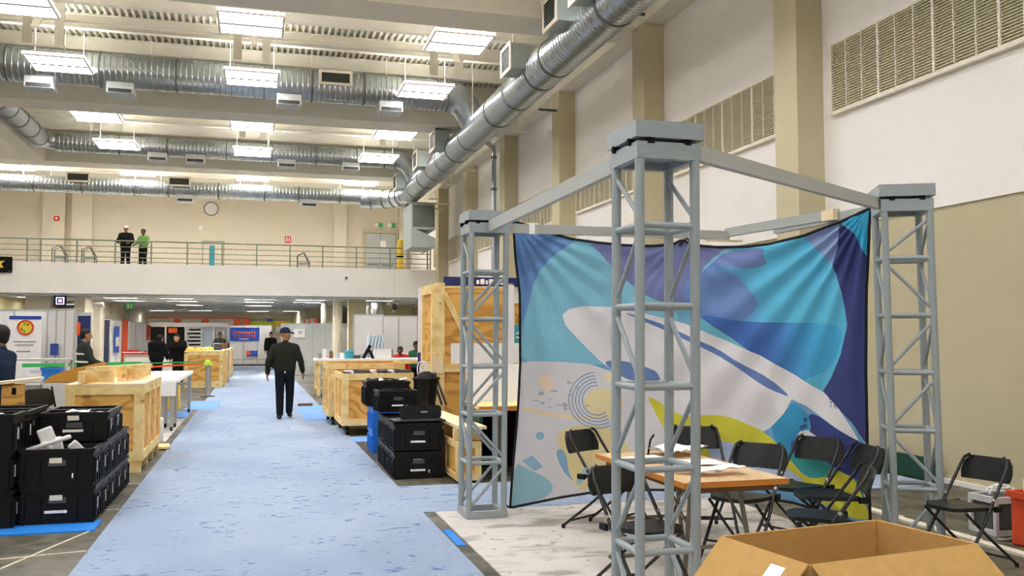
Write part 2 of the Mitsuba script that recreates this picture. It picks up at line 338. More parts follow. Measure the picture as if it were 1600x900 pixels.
for j, y in enumerate(LY):
    for i, x in enumerate(LX):
        if j < 5 and not (i == 0 and j != 0):
            k = thing('highbay_light', f'glowing square high-bay light, {rown[j]}, {coln[i]}', 'ceiling light', 'high-bay lights of the hall')
        else:
            k = thing('highbay_light', f'high-bay light out of the picture, {coln[i]}, row {ordl[j]} from the back', 'ceiling light', 'high-bay lights out of the picture')
        t = at(x, y, LZ); light_parts.place(k, t)
        kk = numbered(f'{k}__glowing_rim'); scene[kk] = {**ply(rim, 'fixture_white'), 'to_world': t, 'emitter': emit_rim}
        for s in (-.325, .325):
            kk = numbered(f'{k}__tray'); scene[kk] = {**ply(tray, 'fixture_white'), 'to_world': T().translate([x, y + s, LZ + .012]), 'emitter': emit}
            kk = numbered(f'{k}__uplight'); scene[kk] = {**ply(tray_up, 'fixture_white'), 'to_world': T().translate([x, y + s, LZ + .085]), 'emitter': emit_up}

# flat hanger frames between the roof joists and the lights
hanger = Proto()
hanger.add('post', box(-.09, .09, -.02, .02, 0, ZD - 7.9), 'paint_deck').add('post', box(.52, .70, -.02, .02, 0, ZD - 7.9), 'paint_ceiling')
hanger.add('crossbar', box(-.12, .73, -.03, .03, -.05, 0), 'paint_ceiling')
hanger.add('brace', cat(obox([.35, -.5, .45], [.14, 1.25, .03], 0, math.radians(40))), 'paint_ceiling')
k_ = 0
for j, (y, zb) in enumerate(((20.5, 7.70), (29.2, 7.85))):
    for i, x in enumerate(LX[1:]):
        k = thing('hanger_frame', f'pale steel hanger frame {["between the two nearest rows","between the third and fourth rows"][j]} of lights, {coln[i+1]}', 'hanger frame', 'hanger frames')
        hanger.place(k, at(x - (.1 if i == 2 else .3), y, zb))

# spiral ducts
def duct(p, q, r, ring=0.14, n=28):
    p, q = np.array(p, float), np.array(q, float); L = np.linalg.norm(q - p); m = max(int(L / ring), 1)
    ts, rs = [], []
    for i in range(m):
        a = i / m; b = (i + 1) / m
        ts += [a, b - 0.25 / m, b - 0.12 / m]; rs += [r, r, r + 0.012]
    ts.append(1.0); rs.append(r)
    return path([p + (q - p) * t for t in ts], rs, n)
def bend(c, a0, a1, R, r, z, n=14):
    pts = [(c[0] + R * math.cos(a), c[1] + R * math.sin(a), z) for a in np.linspace(a0, a1, n)]
    return path(pts, r, 28)
def band(p, d, r, w=0.05):
    p, d = np.array(p, float), np.array(d, float) / np.linalg.norm(d)
    return path([p - d * w / 2, p + d * w / 2], r, 28)
def grille_box(key, face_y, x, z, w, h, depth, to=None):
    """a register: collar box with a framed dark grille that faces -y"""
    part(key, 'collar', box(x - w / 2, x + w / 2, face_y, face_y + depth, z - h / 2, z + h / 2), 'galv_dull', to=to)
    part(key, 'frame', cat(box(x - w / 2 - .04, x + w / 2 + .04, face_y - .03, face_y, z + h / 2 - .03, z + h / 2 + .04), box(x - w / 2 - .04, x + w / 2 + .04, face_y - .03, face_y, z - h / 2 - .04, z - h / 2 + .03),
                              box(x - w / 2 - .04, x - w / 2 + .03, face_y - .03, face_y, z - h / 2, z + h / 2), box(x + w / 2 - .03, x + w / 2 + .04, face_y - .03, face_y, z - h / 2, z + h / 2)), 'louver_frame', to=to)
    part(key, 'grille', cat(box(x - w / 2 + .02, x + w / 2 - .02, face_y - .008, face_y, z - h / 2, z + h / 2), *[box(x - w / 2, x + w / 2, face_y - .02, face_y - .006, z - h / 2 + h * (i + .5) / 7 - .008, z - h / 2 + h * (i + .5) / 7 + .008) for i in range(7)]), 'grille_dark', to=to)
def hangers(key, xs_, y, z, r, along='x'):
    for v in xs_:
        x_, y_ = (v, y) if along == 'x' else (y, v)
        part(key, 'hanger_rod', tube((x_, y_, z + r), (x_, y_, ZD), .012, 6), 'paint_ceiling')

# main duct along the right wall
MX, MZ, MR = 5.62, 7.1, .385
k = thing('air_duct', 'thick silver spiral duct that runs along the right wall under the ceiling', 'air duct')
part(k, 'pipe', duct((MX, -6, MZ), (MX, 34.9, MZ), MR, .14), 'galv', 35)
for y in (8.2, 11.4, 13.6, 16.6, 17.6, 19.3, 21.0, 23.9, 25.6, 27.2, 28.8, 30.4, 32.6, 34.4):
    part(k, 'collar', band((MX, y, MZ), (0, 1, 0), MR + .02), 'galv_seam', 35)
part(k, 'elbow', bend((MX - 1.6, 34.9), 0, math.pi / 2, 1.6, MR * .95, MZ + .08), 'galv', 35)
for a in (.3, .62, .95, 1.3):
    p = (MX - 1.6 + 1.6 * math.cos(a), 34.9 + 1.6 * math.sin(a), MZ + .08); part(k, 'collar', band(p, (-math.sin(a), math.cos(a), 0), MR + .005), 'galv_seam', 35)
for y in (13.6, 15.0, 17.9, 26.0, 29.0, 33.4):
    kk = numbered(k + '__register')
    tw = T().translate([MX - MR - .28, y, MZ + .28]).rotate([0, 0, 1], -90)
    scene[kk] = {**ply(box(-.35, .35, 0, .42, -.26, .26), 'galv_dull'), 'to_world': tw}
    scene[kk + '__frame'] = {**ply(frame_y := cat(box(-.39, .39, -.03, 0, .22, .3), box(-.39, .39, -.03, 0, -.3, -.22), box(-.39, -.31, -.03, 0, -.22, .22), box(.31, .39, -.03, 0, -.22, .22)), 'louver_frame'), 'to_world': tw}
    scene[kk + '__grille'] = {**ply(cat(box(-.31, .31, -.012, -.002, -.22, .22), *[box(-.31, .31, -.024, -.01, -.19 + .065 * i, -.175 + .065 * i) for i in range(7)]), 'grille_dark'), 'to_world': tw}
hangers(k, (9.5, 13, 18.7, 22.5, 28.0, 31.5), MX - .3, MZ, MR * .65, 'y')
# cross ducts
def cross(label, y, z, r, x0, x1, drop, regs, diffs, rings):
    k = thing('air_duct', label, 'air duct')
    part(k, 'pipe', duct((x0, y, z), (x1, y, z), r, .13), 'galv', 35)
    for x_ in rings: part(k, 'collar', band((x_, y, z), (1, 0, 0), r + .02, .04), 'galv_seam', 35)
    if drop:
        part(k, 'branch', path([(x1, y, z), (x1 + .25, y, z - .02), (x1 + .55, y, z - .25), (MX - .05, y, MZ + .1)], [r, r, r * .95, r * .8], 28), 'galv', 35)
        part(k, 'collar', band((x1 + .02, y, z), (1, 0, 0), r + .015, .05), 'galv_seam', 35)
    for x_ in regs: grille_box(k, y - r - .06, x_, z + .12 if r > .3 else z + .25, .75, .3, r)
    for x_, zz in diffs:
        part(k, 'diffuser', cat(box(x_ - .3, x_ + .3, y - .28, y + .28, z - r - .18, z - r + .08)), 'panel_grey'); part(k, 'diffuser_slot', box(x_ - .26, x_ + .26, y - .285, y - .27, z - r - .17, z - r - .08), 'grille_dark')
    hangers(k, [x0 + 1 + 1.9 * i for i in range(int((x1 - x0) / 1.9))], y, z, r)
    return k
cross('wide silver spiral duct across the hall behind the second row of lights', 23.25, 8.0, .40, -13, 4.75, True, (1.87,), ((-4.9, 0), (-3.15, 0), (.75, 0), (3.3, 0)), (-5.6, -3.6, -1.9, .15, 1.3, 2.6, 3.6, 4.5))
cross('silver spiral duct across the hall, middle one of the three', 32.4, 8.03, .31, -6.3, 4.75, True, (), ((-3.2, 0), (-2.0, 0), (1.0, 0), (3.2, 0)), (-4.4, -2.9, -1.0, .5, 2.0, 3.4, 4.4))
cross('silver spiral duct across the hall in front of the gallery, farthest of the three', 36.5, 7.26, .30, -13, 4.02, False, (-6.3, -2.8), ((-2.6, 0), (2.0, 0)), (-7.8, -6.2, -4.4, -3.2, -1.4, .3, 1.6, 3.2))
k = thing('air_duct', 'thin silver duct on the far left beside the ceiling beam, ending in an elbow', 'air duct')
part(k, 'pipe', duct((-6.72, 26.42, 8.05), (-6.72, 31.9, 8.05), .27, .14), 'galv', 35)
part(k, 'elbow', bend((-6.22, 31.9), math.pi, math.pi / 2, .5, .28, 8.05), 'galv', 35)
for y in (27, 28, 29.2, 30.6, 31.8): part(k, 'collar', band((-6.72, y, 8.05), (0, 1, 0), .29), 'galv_seam', 35)
# air handler under the main duct by the gallery, and the downpipe
k = thing('air_handler', 'grey sheet-metal air handler box under the duct elbow above the gallery end', 'air handler')
part(k, 'case', obox([6.0, 34.2, 6.15], [.9, 1.9, 1.0]), 'galv_dull'); part(k, 'hood', extrude([(0, 0), (.9, 0), (.9, .35), (0, .75)], 1.9).apply_transform(np.array([[1, 0, 0, 5.55], [0, 0, 1, 33.25], [0, 1, 0, 4.98], [0, 0, 0, 1.0]])), 'galv_dull')
part(k, 'panel', box(5.60, 6.4, 33.22, 33.245, 5.75, 6.55), 'galv_seam')
for y in (33.6, 34.9): part(k, 'bracket', box(5.2, 7.1, y, y + .08, 6.66, 6.72), 'paint_ceiling')
k = thing('downpipe', 'white vertical pipe with an elbow on the right wall between two pilasters', 'pipe')
part(k, 'pipe', path([(6.2, 27.2, 7.75), (6.9, 27.2, 7.7), (7.1, 27.2, 7.55), (7.12, 27.2, 7.3), (7.12, 27.2, 3.2)], .075, 12), 'galv', 35)
for z in (7.2, 6.2, 5.2): part(k, 'joint', tube((7.12, 27.2, z), (7.12, 27.2, z + .08), .095, 12), 'galv_seam')
# small T bars hanging by the wall
for i, y in enumerate((14.9, 19.9, 22.2, 27.9, 30.6, 34.0)):
    k = thing('duct_bracket', f'short dark steel bar on rods beside the big duct, {["nearest","second","third","fourth","fifth","farthest"][i]} along the right wall', 'bracket', 'duct brackets')
    part(k, 'bar', box(6.3, 6.72, y - .03, y + .03, (7.45, 6.9)[min(i, 1)], (7.49, 6.94)[min(i, 1)]), 'grey_dark' if i < 2 else 'paint_ceiling')
    for x_ in (6.45, 6.6): part(k, 'rod', tube((x_, y, (7.49, 6.94)[min(i, 1)]), (x_, y, ZD), .01, 6), 'paint_ceiling')
# conduits under the deck
for i, (y, z) in enumerate(((21.2, 8.45), (30.2, 8.4))):
    solo('conduit', ['thin pale conduit under the roof deck in front of the wide duct', 'thin pale conduit under the roof deck beyond the second beam'][i], 'conduit', tube((-13.5, y, z), (5.0, y, z), .035, 8), 'paint_ceiling', 35)

# louvres high on the right wall: banks of three-panel frames, slats with real depth
def louver_panel(w, h):
    ms = [box(-.012, 0, -w / 2, w / 2, 0, h)]
    n = 26
    for i in range(n):
        z = h * (i + .5) / n
        ms.append(obox([-.03, 0, z], [.045, w, .006], ry=math.radians(-38)))
    return cat(*ms)
LP = louver_panel(.285, .9)
lp_d = ply(LP, 'louver')
banks = [(10.42, 5.65, 'nearest'), (15.25, 11.5, 'second'), (20.5, 16.5, 'third'), (25.5, 21.5, 'fourth'), (30.5, 26.6, 'fifth'), (35.5, 31.6, 'sixth'), (38.6, 36.6, 'farthest')]
for y1, y0, nm in banks:
    k = thing('louver_bank', f'long bank of slatted louver panels high on the right wall, {nm} from the camera', 'louver')
    n = int(round((y1 - y0) / .313)); w = (y1 - y0) / n; z0, z1 = 4.64, 5.54
    fr = [box(XW - .05, XW, y0, y1, z1, z1 + .03), box(XW - .07, XW, y0, y1, z0 - .05, z0)]
    for i in range(n + 1):
        t = .035 if (n - i) % 3 == 0 else .014
        fr.append(box(XW - .055, XW, y1 - i * w - t / 2, y1 - i * w + t / 2, z0, z1) if False else box(XW - .055, XW, y0 + (n - i) * w - t / 2, y0 + (n - i) * w + t / 2, z0, z1))
    part(k, 'frame', cat(*fr), 'louver_frame')
    for i in range(n):
        kk = numbered(k + '__louver_panel'); scene[kk] = {**lp_d, 'to_world': T().translate([XW, y1 - (i + .5) * w, z0])}

for i, x in enumerate((-8.5, 3.4)):
    k = thing('wall_camera', ['tiny pair of cameras on the gallery front at the far left', 'tiny white camera on the gallery front near its right end'][i], 'camera'); part(k, 'base', tube((x, 36.16, 3.98), (x, 36.22, 3.98), .07, 10), 'white_plastic'); part(k, 'lens', trimesh.creation.icosphere(1, .05).apply_translation([x + .06, 36.13, 3.98]), 'grey_dark', True)
# gallery: railing, door, small wall fittings
k = thing('gallery_railing', 'grey green steel railing along the gallery front', 'railing')
for x in [-13.2, -11.9, -10.55, -9.2, -7.95, -7.5, -6.3, -5.0, -3.75, -2.48, -1.22, .05, 1.3, 2.55, 3.86, 5.2, 6.72, 6.84]:
    part(k, 'post', box(x - .025, x + .025, 36.28, 36.33, 4.36, 5.22), 'rail_green')
for z, r in ((5.22, .028), (5.0, .016), (4.8, .016), (4.6, .016), (4.44, .016)):
    part(k, 'rail', tube((-13.9, 36.3, z), (6.86, 36.3, z), r, 8), 'rail_green')
part(k, 'rail', tube((6.84, 36.3, 5.22), (6.84, 38.5, 5.22), .028, 8), 'rail_green')
k = thing('door_1', 'grey double door on the gallery at the right end of the back wall', 'door'); labels[k]['kind'] = 'structure'
part(k, 'leaf', box(5.22, 5.95, 44.9, 45.02, 4.17, 6.78), 'door_grey'); part(k, 'leaf', box(5.97, 6.7, 44.9, 45.02, 4.17, 6.78), 'door_grey')
part(k, 'door_frame', cat(box(5.1, 5.2, 44.86, 45.02, 4.17, 6.9), box(6.72, 6.82, 44.86, 45.02, 4.17, 6.9), box(5.1, 6.82, 44.86, 45.02, 6.8, 6.92)), 'paint_column')
part(k, 'notice', box(5.95, 6.22, 44.87, 44.9, 6.1, 6.42), 'white_paper'); part(k, 'leaf__push_bar', box(5.3, 5.9, 44.84, 44.9, 5.2, 5.25), 'galv_seam'); part(k, 'leaf_001__push_bar', box(6.02, 6.6, 44.84, 44.9, 5.2, 5.25), 'galv_seam')
k = thing('exit_light', 'row of small green and white lit exit signs above the gallery door', 'exit sign')
for x, m_ in ((5.75, 'white_paper'), (5.98, 'green'), (6.4, 'white_paper'), (6.58, 'green')): part(k, 'sign', box(x - .08, x + .08, 44.88, 44.98, 7.1, 7.3), m_)
k = thing('wall_clock', 'round pale clock-like disc on the back wall under the far duct', 'wall disc')
part(k, 'face', tube((-2.04, 44.9, 7.7), (-2.04, 45.02, 7.7), .3, 28), 'panel_white', 35); part(k, 'rim', path([(-2.04 + .31 * math.cos(a), 44.9, 7.7 + .31 * math.sin(a)) for a in np.linspace(0, 2 * math.pi, 28, endpoint=False)], .03, 6, closed=True), 'grey_mid')
k = thing('fire_alarm', 'small red fire alarm on the back wall pilaster', 'alarm'); part(k, 'base', box(-8.72, -8.5, 44.58, 44.66, 6.86, 7.08), 'red'); part(k, 'lens', box(-8.66, -8.56, 44.56, 44.6, 6.92, 7.02), 'white_paper')
k = thing('fire_sign', 'small white sign with a red frame above the gallery rail', 'sign'); part(k, 'plate', box(1.38, 1.62, 44.95, 45.0, 6.22, 6.48), 'white_paper')
part(k, 'frame', cat(box(1.36, 1.64, 44.93, 44.97, 6.46, 6.5), box(1.36, 1.64, 44.93, 44.97, 6.2, 6.24), box(1.36, 1.4, 44.93, 44.97, 6.2, 6.5), box(1.6, 1.64, 44.93, 44.97, 6.2, 6.5), box(1.48, 1.53, 44.93, 44.97, 6.25, 6.44)), 'red')
k = thing('wall_bell', 'small round white bell on the back wall near the disc', 'bell'); part(k, 'dome', tube((-2.5, 44.9, 6.8), (-2.5, 45.02, 6.8), .1, 16), 'white_paper', 35)
k = thing('banner_stand', 'slim teal and white banner stand on the gallery', 'banner stand')
part(k, 'frame', cat(box(-1.98, -1.98 + .03, 37.0, 37.03, 4.17, 5.35), box(-1.2, -1.17, 37.0, 37.03, 4.17, 5.35), box(-1.98, -1.17, 37.0, 37.03, 5.33, 5.37)), 'grey_mid'); part(k, 'cloth', box(-1.72, -1.52, 37.0, 37.02, 4.2, 5.2), 'teal')
k = thing('wrapped_post', 'tall post wrapped in yellow fabric behind the right end of the gallery railing', 'wrapped post')
part(k, 'wrap', path([(5.7, 36.9, 4.17), (5.7, 36.9, 5.25), (5.73, 36.9, 5.5), (5.78, 36.9, 5.62)], [.13, .13, .16, .1], 12), 'yellow', 40); part(k, 'strap', tube((5.7, 36.9, 4.9), (5.7, 36.9, 4.96), .14, 12), 'dark_gap')
for i, (x, y) in enumerate(((-6.95, 37.2), (-5.95, 37.3), (-9.4, 37.2), (2.0, 37.6))):
    k = thing('gallery_chair', f'metal tube chair on the gallery seen through the railing, {["left of the pilaster","by the second pilaster","at the far left","right of the middle"][i]}', 'chair')
    for dy in (0, .45): part(k, 'frame', path([(x - .35, y + dy, 4.17), (x - .35, y + dy, 4.95), (x - .1, y + dy, 5.08), (x + .1, y + dy, 4.7), (x + .12, y + dy, 4.17)], .02, 6), 'grey_dark', 40)
    part(k, 'seat', box(x - .3, x + .15, y, y + .45, 4.6, 4.66), 'grey_mid')
solo('wall_speaker', 'small dark sign board hanging at the far left of the gallery front', 'hanging sign', box(-9.3, -8.38, 36.1, 36.16, 3.95, 4.52), 'dark_gap')
k = list(labels)[-1]; part(k, 'emblem', extrude([(0, 0), (.3, .05), (.22, .18), (.34, .3), (.1, .26), (.02, .38), (-.12, .2)], .02).apply_transform(np.array([[1, 0, 0, -8.95], [0, 0, -1, 36.1], [0, 1, 0, 4.08], [0, 0, 0, 1.0]])), 'yellow')

# ================================================================ TRUSS FRAME WITH THE BANNER
W = .375
def tower(key, M, faces, lean):
    """M: yaw and place; local x right, y away, base corner at the origin; lean shears the tower a little"""
    def put(m):
        v = m.vertices.copy(); v[:, 0] += lean * (v[:, 2] - 1.4); m.vertices = v
        m.apply_transform(M); return m
    r = .0265
    cs = [(r, r), (W - r, r), (W - r, W - r), (r, W - r)]
    lv = [.5, .93, 1.36, 1.79, 2.22]
    for c in cs: part(key, 'post', put(tube((c[0], c[1], .03), (c[0], c[1], 2.62), r, 16)), 'truss_grey', 35)
    ed = [(0, 1), (1, 2), (2, 3), (3, 0)]
    for z in lv:
        for a, b in ed:
            part(key, 'rung', put(tube((*cs[a], z), (*cs[b], z), .0185, 12)), 'truss_grey', 35)
    zz = [.06] + lv + [2.56]
    for f, pat in faces.items():
        a, b = ed[f]
        for i, s in enumerate(pat):
            if s == 0: continue
            p, q = (cs[a], cs[b]) if s > 0 else (cs[b], cs[a])       # +1 rises from a to b
            part(key, 'diagonal', put(tube((*p, zz[i] + .04), (*q, zz[i + 1] - .04), .0135, 10)), 'truss_grey', 35)
    part(key, 'base_plate', put(cat(frame(0, W, 0, W, 0.012, .075, .05), box(.05, W - .05, .05, W - .05, .012, .022))), 'truss_grey')
    part(key, 'top_frame', put(cat(frame(0, W, 0, W, 2.575, 2.665, .045), box(.04, W - .04, .04, W - .04, 2.62, 2.635))), 'truss_grey')
    part(key, 'cap_plate', put(cat(frame(-.012, W + .012, -.012, W + .012, 2.685, 2.775, .05), box(.03, W - .03, .03, W - .03, 2.73, 2.76))), 'truss_grey')
    for x, y in ((.08, .003), (W - .08, .003), (.003, .08), (.003, W - .08)):
        part(key, 'bolt', put(box(x - .02, x + .02, y - .006, y + .02, 2.655, 2.69)), 'dark_gap')
    return key
def place2(x, y, a):
    return trimesh.transformations.euler_matrix(0, 0, a) + np.array([[0, 0, 0, x], [0, 0, 0, y], [0, 0, 0, 0], [0, 0, 0, 0.0]])
k = thing('truss_tower', 'grey box truss tower in front of the banner, nearest to the camera', 'truss tower')
tower(k, place2(1.925, 4.40, 0), {3: [-1, 1, 1, -1, 1, -1], 1: [1, -1, -1, 1, -1, 1]}, .008)
k = thing('truss_tower', 'grey box truss tower at the left end of the banner by the aisle', 'truss tower')
tower(k, place2(1.845, 7.95, 0), {0: [1, -1, 1, -1, 1, 0], 2: [-1, 1, -1, 1, -1, 0], 3: [1, -1, 1, -1, 1, -1], 1: [0, 0, 0, 0, 0, 0]}, .008)
k = thing('truss_tower', 'grey box truss tower at the right end of the banner, against the tan wall', 'truss tower')
tower(k, place2(4.55, 5.79, -.46), {0: [1, -1, 1, 1, -1, 1], 1: [1, -1, 1, -1, 1, -1], 3: [-1, 1, -1, 1, -1, 1]}, -.012)

def bar(p, q, w, h, ext=0):
    p, q = np.array(p, float), np.array(q, float); d = q - p; L = np.linalg.norm(d); c = (p + q) / 2
    return obox(c, [L + ext, w, h], math.atan2(d[1], d[0]), 0, 0) if abs(d[2]) < 1e-6 else \
        obox([0, 0, 0], [L + ext, w, h]).apply_transform(trimesh.transformations.euler_matrix(0, -math.asin(d[2] / L), math.atan2(d[1], d[0]), 'sxyz')).apply_translation(c)
solo('top_bar', 'pale painted wooden bar between the front tower and the left tower', 'wooden bar', bar((2.02, 4.79, 2.63), (2.05, 7.94, 2.63), .045, .10), 'bar_grey')
solo('top_bar', 'grey wooden bar between the front tower and the right tower', 'wooden bar', bar((2.31, 4.50, 2.64), (4.56, 5.86, 2.64), .045, .085), 'bar_grey')
k = thing('top_bar', 'long grey wooden bar from the left tower along the back above the banner', 'wooden bar')
part(k, 'beam', bar((2.23, 8.05, 2.63), (4.50, 8.02, 2.63), .045, .085), 'bar_grey'); part(k, 'tape', bar((2.44, 8.05, 2.635), (2.53, 8.05, 2.635), .052, .10), 'white_paper')
k = thing('top_bar', 'spliced wooden bar above the banner between the back corner and the right tower', 'wooden bar')
part(k, 'beam', bar((4.49, 8.05, 2.66), (4.70, 6.55, 2.66), .04, .085), 'bar_grey'); part(k, 'beam', bar((4.60, 7.35, 2.615), (4.76, 6.16, 2.64), .04, .08), 'bar_grey')
part(k, 'splice', bar((4.635, 6.66, 2.65), (4.655, 6.52, 2.65), .05, .09), 'pine_pale'); part(k, 'underside', bar((4.25, 8.0, 2.575), (4.62, 8.0, 2.575), .06, .012), 'pine_pale')

# the banner: fabric stretched between the two towers, its print in the banner's own coordinates (thousandths of its width and height)
ART = [
 ('light', [(202, 909), (131, 849), (90, 790), (71, 704), (48, 596), (44, 498), (141, 497), (298, 487), (411, 513), (520, 634), (431, 727), (338, 791), (300, 849), (261, 885)], (126, 186, 206)),
 ('dusk', [(6, 1014), (232, 912), (142, 853), (92, 790), (73, 721), (42, 596), (17, 509), (6, 509)], (98, 138, 190)),
 ('purp', [(252, 894), (413, 901), (526, 904), (660, 871), (588, 811), (549, 743), (529, 674), (421, 706), (342, 781), (290, 854)], (116, 122, 172)),
 ('mid', [(640, 844), (574, 782), (535, 724), (502, 674), (589, 624), (722, 517), (794, 462), (908, 373), (905, 446), (929, 520), (947, 615), (935, 713), (909, 797), (879, 840), (845, 883), (727, 863)], 'cyan'),
 ('blob', [(521, 754), (582, 792), (659, 779), (700, 729), (723, 690), (707, 651), (674, 633), (607, 653), (520, 694)], (106, 138, 192)),
 ('cloudp', [(640, 844), (746, 852), (742, 824), (750, 800), (701, 787), (642, 799), (605, 814)], (112, 130, 184)),
 ('deep', [(555, 658), (674, 627), (908, 621), (939, 593), (910, 492), (817, 443), (722, 508), (623, 584)], 'deep'),
 ('navy', [(929, 917), (969, 877), (990, 821), (1008, 811), (1001, 269), (981, 286), (953, 338), (894, 405), (883, 423), (905, 464), (929, 529), (947, 615), (935, 713), (915, 787)], (46, 56, 118)),
 ('wedge', [(842, 883), (935, 926), (928, 843), (915, 793), (882, 832)], (138, 156, 198)),
 ('corner', [(937, 916), (1015, 966), (1011, 807), (990, 815), (968, 883)], (46, 166, 206)),
 ('tealstrip', [(503, 690), (589, 624), (722, 517), (794, 484), (789, 454), (722, 494), (606, 565), (520, 624)], (106, 178, 200)),
 ('cream', [(-4, 493), (121, 501), (279, 489), (410, 392), (517, 277), (601, 51), (-4, -32)], (212, 210, 212)),
 ('white', [(169, 655), (190, 676), (231, 684), (309, 680), (412, 656), (520, 624), (623, 574), (722, 525), (817, 466), (886, 418), (923, 373), (952, 324), (969, 285), (937, 298), (893, 335), (840, 379), (804, 396), (781, 349), (744, 305), (719, 289), (637, 332), (552, 328), (464, 330), (392, 396), (336, 441), (269, 508), (211, 578), (177, 621)], (222, 220, 222)),
 ('stripe', [(337, 667), (430, 635), (519, 590), (606, 545), (673, 497), (746, 457), (804, 398), (753, 419), (697, 456), (639, 505), (519, 574), (430, 619)], (96, 122, 178)),
 ('window', [(283, 497), (308, 506), (346, 502), (411, 483), (438, 469), (447, 437), (364, 437), (317, 461)], (100, 128, 178)),
 ('yellow', [(403, 392), (432, 377), (473, 344), (517, 325), (587, 338), (654, 329), (736, 290), (798, 215), (836, 166), (882, 174), (921, 201), (950, 185), (978, 134), (995, 69), (948, 64), (813, 128), (585, 184), (481, 236), (437, 313)], (206, 200, 52)),
 ('tealblob', [(739, 299), (784, 353), (809, 391), (844, 355), (851, 324), (830, 277), (868, 233), (905, 190), (872, 169), (841, 167), (801, 210)], (46, 146, 190)),
 ('blue2', [(796, 275), (840, 277), (894, 235), (873, 221), (806, 227)], (38, 92, 186)),
 ('green2', [(786, 233), (814, 228), (891, 222), (905, 194), (875, 170), (841, 167)], (52, 164, 160)),
 ('navy2', [(844, 351), (862, 356), (907, 322), (974, 282), (1001, 269), (999, 144), (957, 180), (920, 197), (876, 232), (840, 277), (853, 319)], (44, 58, 124)),
 ('tooth', [(812, 279), (824, 302), (843, 307), (855, 297), (907, 263), (914, 242), (884, 253), (849, 256), (830, 243), (814, 254)], (224, 222, 224)),
 ('tri', [(964, 173), (999, 144), (998, 64)], (226, 224, 226)),
 ('tri2', [(956, 180), (967, 174), (996, 70)], (70, 132, 130)),
 ('paleyellow', [(144, 252), (180, 283), (278, 295), (335, 247), (390, 150), (219, 64), (180, 112), (160, 190)], (220, 204, 150)),
 ('tealL', [(-4, -10), (27, 159), (69, 135), (120, 107), (136, 77), (120, 48), (58, 21)], (142, 186, 198)),
 ('sq', [(48, 165), (77, 184), (106, 146), (81, 131)], (142, 176, 200)),
 ('arcb', [(144, 202), (164, 209), (176, 174), (178, 133), (196, 97), (166, 128), (150, 168)], (132, 168, 196)),
 ('sliver', [(196, 97), (229, 158), (239, 146), (213, 88)], (150, 190, 200)),
 ('tanstripe', [(50, 345), (120, 329), (220, 319), (307, 327), (307, 315), (220, 306), (120, 316), (50, 332)], (228, 206, 172)),
 ('tan1', [(96, 445), (116, 463), (133, 442), (141, 412), (120, 395), (100, 411)], (232, 208, 184)),
 ('tan2', [(279, 450), (306, 467), (317, 446), (302, 430)], (232, 216, 180)),
 ('paleblue', [(569, 261), (653, 253), (751, 216), (844, 149), (813, 128), (585, 184)], (174, 188, 214)),
]
BA, BB = np.array([2.33, 8.40]), np.array([4.70, 6.17]); BL = np.linalg.norm(BB - BA); BD = (BB - BA) / BL; BN = np.array([BD[1], -BD[0]]); BH = 2.8
TOP = np.array([(.02, .98), (.10, .945), (.20, .909), (.281, .892), (.36, .879), (.44, .873), (.50, .875), (.526, .889), (.555, .869), (.62, .860), (.70, .857), (.76, .861), (.85, .880), (.93, .912), (1.007, .948)])
BOT = np.array([(.010, .005), (.16, .048), (.287, .078), (.408, .088), (.6, .10), (.8, .09), (.93, .065), (.99, .03)])
def left_s(t): return np.interp(t, [0, .25, .5, .75, 1], [.010, .030, .046, .042, .02])
def right_s(t): return np.interp(t, [0, .25, .5, .75, 1], [.992, .988, .988, .993, 1.007])
def banner_point(a, b):
    s = left_s(b) * (1 - a) + right_s(b) * a
    zt = np.interp(s, TOP[:, 0], TOP[:, 1]); zb = np.interp(s, BOT[:, 0], BOT[:, 1]); z = zb + (zt - zb) * b
    off = -.26 * np.sin(math.pi * np.clip(a, 0, 1)) * np.sin(math.pi * np.clip(.55 - .5 * b + .05, 0, 1))
    for (cx, cz, amp, kf, fall) in ((.02, .98, .016, 34, .55), (1.0, .95, .030, 26, .8), (.99, .03, .012, 20, .4), (.526, .89, .010, 24, .3)):
        dx, dz = (s - cx) * 1.15, z - cz; r = np.sqrt(dx * dx + dz * dz) + 1e-6; th = np.arctan2(dz, dx)
        off = off + amp * np.sin(kf * th + 2.2 * np.sin(3 * th)) * np.minimum(r / .12, 1) * np.exp(-r / fall)
    off = off + .006 * np.sin(46 * s + 3 * z) * np.exp(-((z - .25) / .3) ** 2)
    P = BA[None] + s.reshape(-1, 1) * BL * BD[None] - off.reshape(-1, 1) * -BN[None]
    return np.column_stack([P, z.ravel() * BH]), np.column_stack([s.ravel(), z.ravel()])
na, nb = 170, 130
ga, gb = np.meshgrid(np.linspace(0, 1, na), np.linspace(0, 1, nb), indexing='ij')
BV, BUV = banner_point(ga.ravel(), gb.ravel())
idx = np.arange(na * nb).reshape(na, nb)
BF = np.vstack([np.stack([idx[:-1, :-1], idx[1:, :-1], idx[1:, 1:]], -1).reshape(-1, 3), np.stack([idx[:-1, :-1], idx[1:, 1:], idx[:-1, 1:]], -1).reshape(-1, 3)])
def inside(u, v, poly):
    r = mi.Bool(False); n = len(poly)
    for i in range(n):
        (x0, y0), (x1, y1) = poly[i], poly[(i + 1) % n]
        x0, y0, x1, y1 = x0 / 1000, y0 / 1000, x1 / 1000, y1 / 1000
        if y0 == y1: continue
        c = ((v < y0) != (v < y1)) & (u < (x1 - x0) / (y1 - y0) * (v - y0) + x0)
        r = r ^ c
    return r
def smooth_poly(p):
    p = [np.array(q, float) for q in p]
    for _ in range(1):
        q = []
        for i in range(len(p)):
            a, b = p[i], p[(i + 1) % len(p)]; q += [a * .78 + b * .22, a * .22 + b * .78]
        p = q
    return [(float(a), float(b)) for a, b in p]
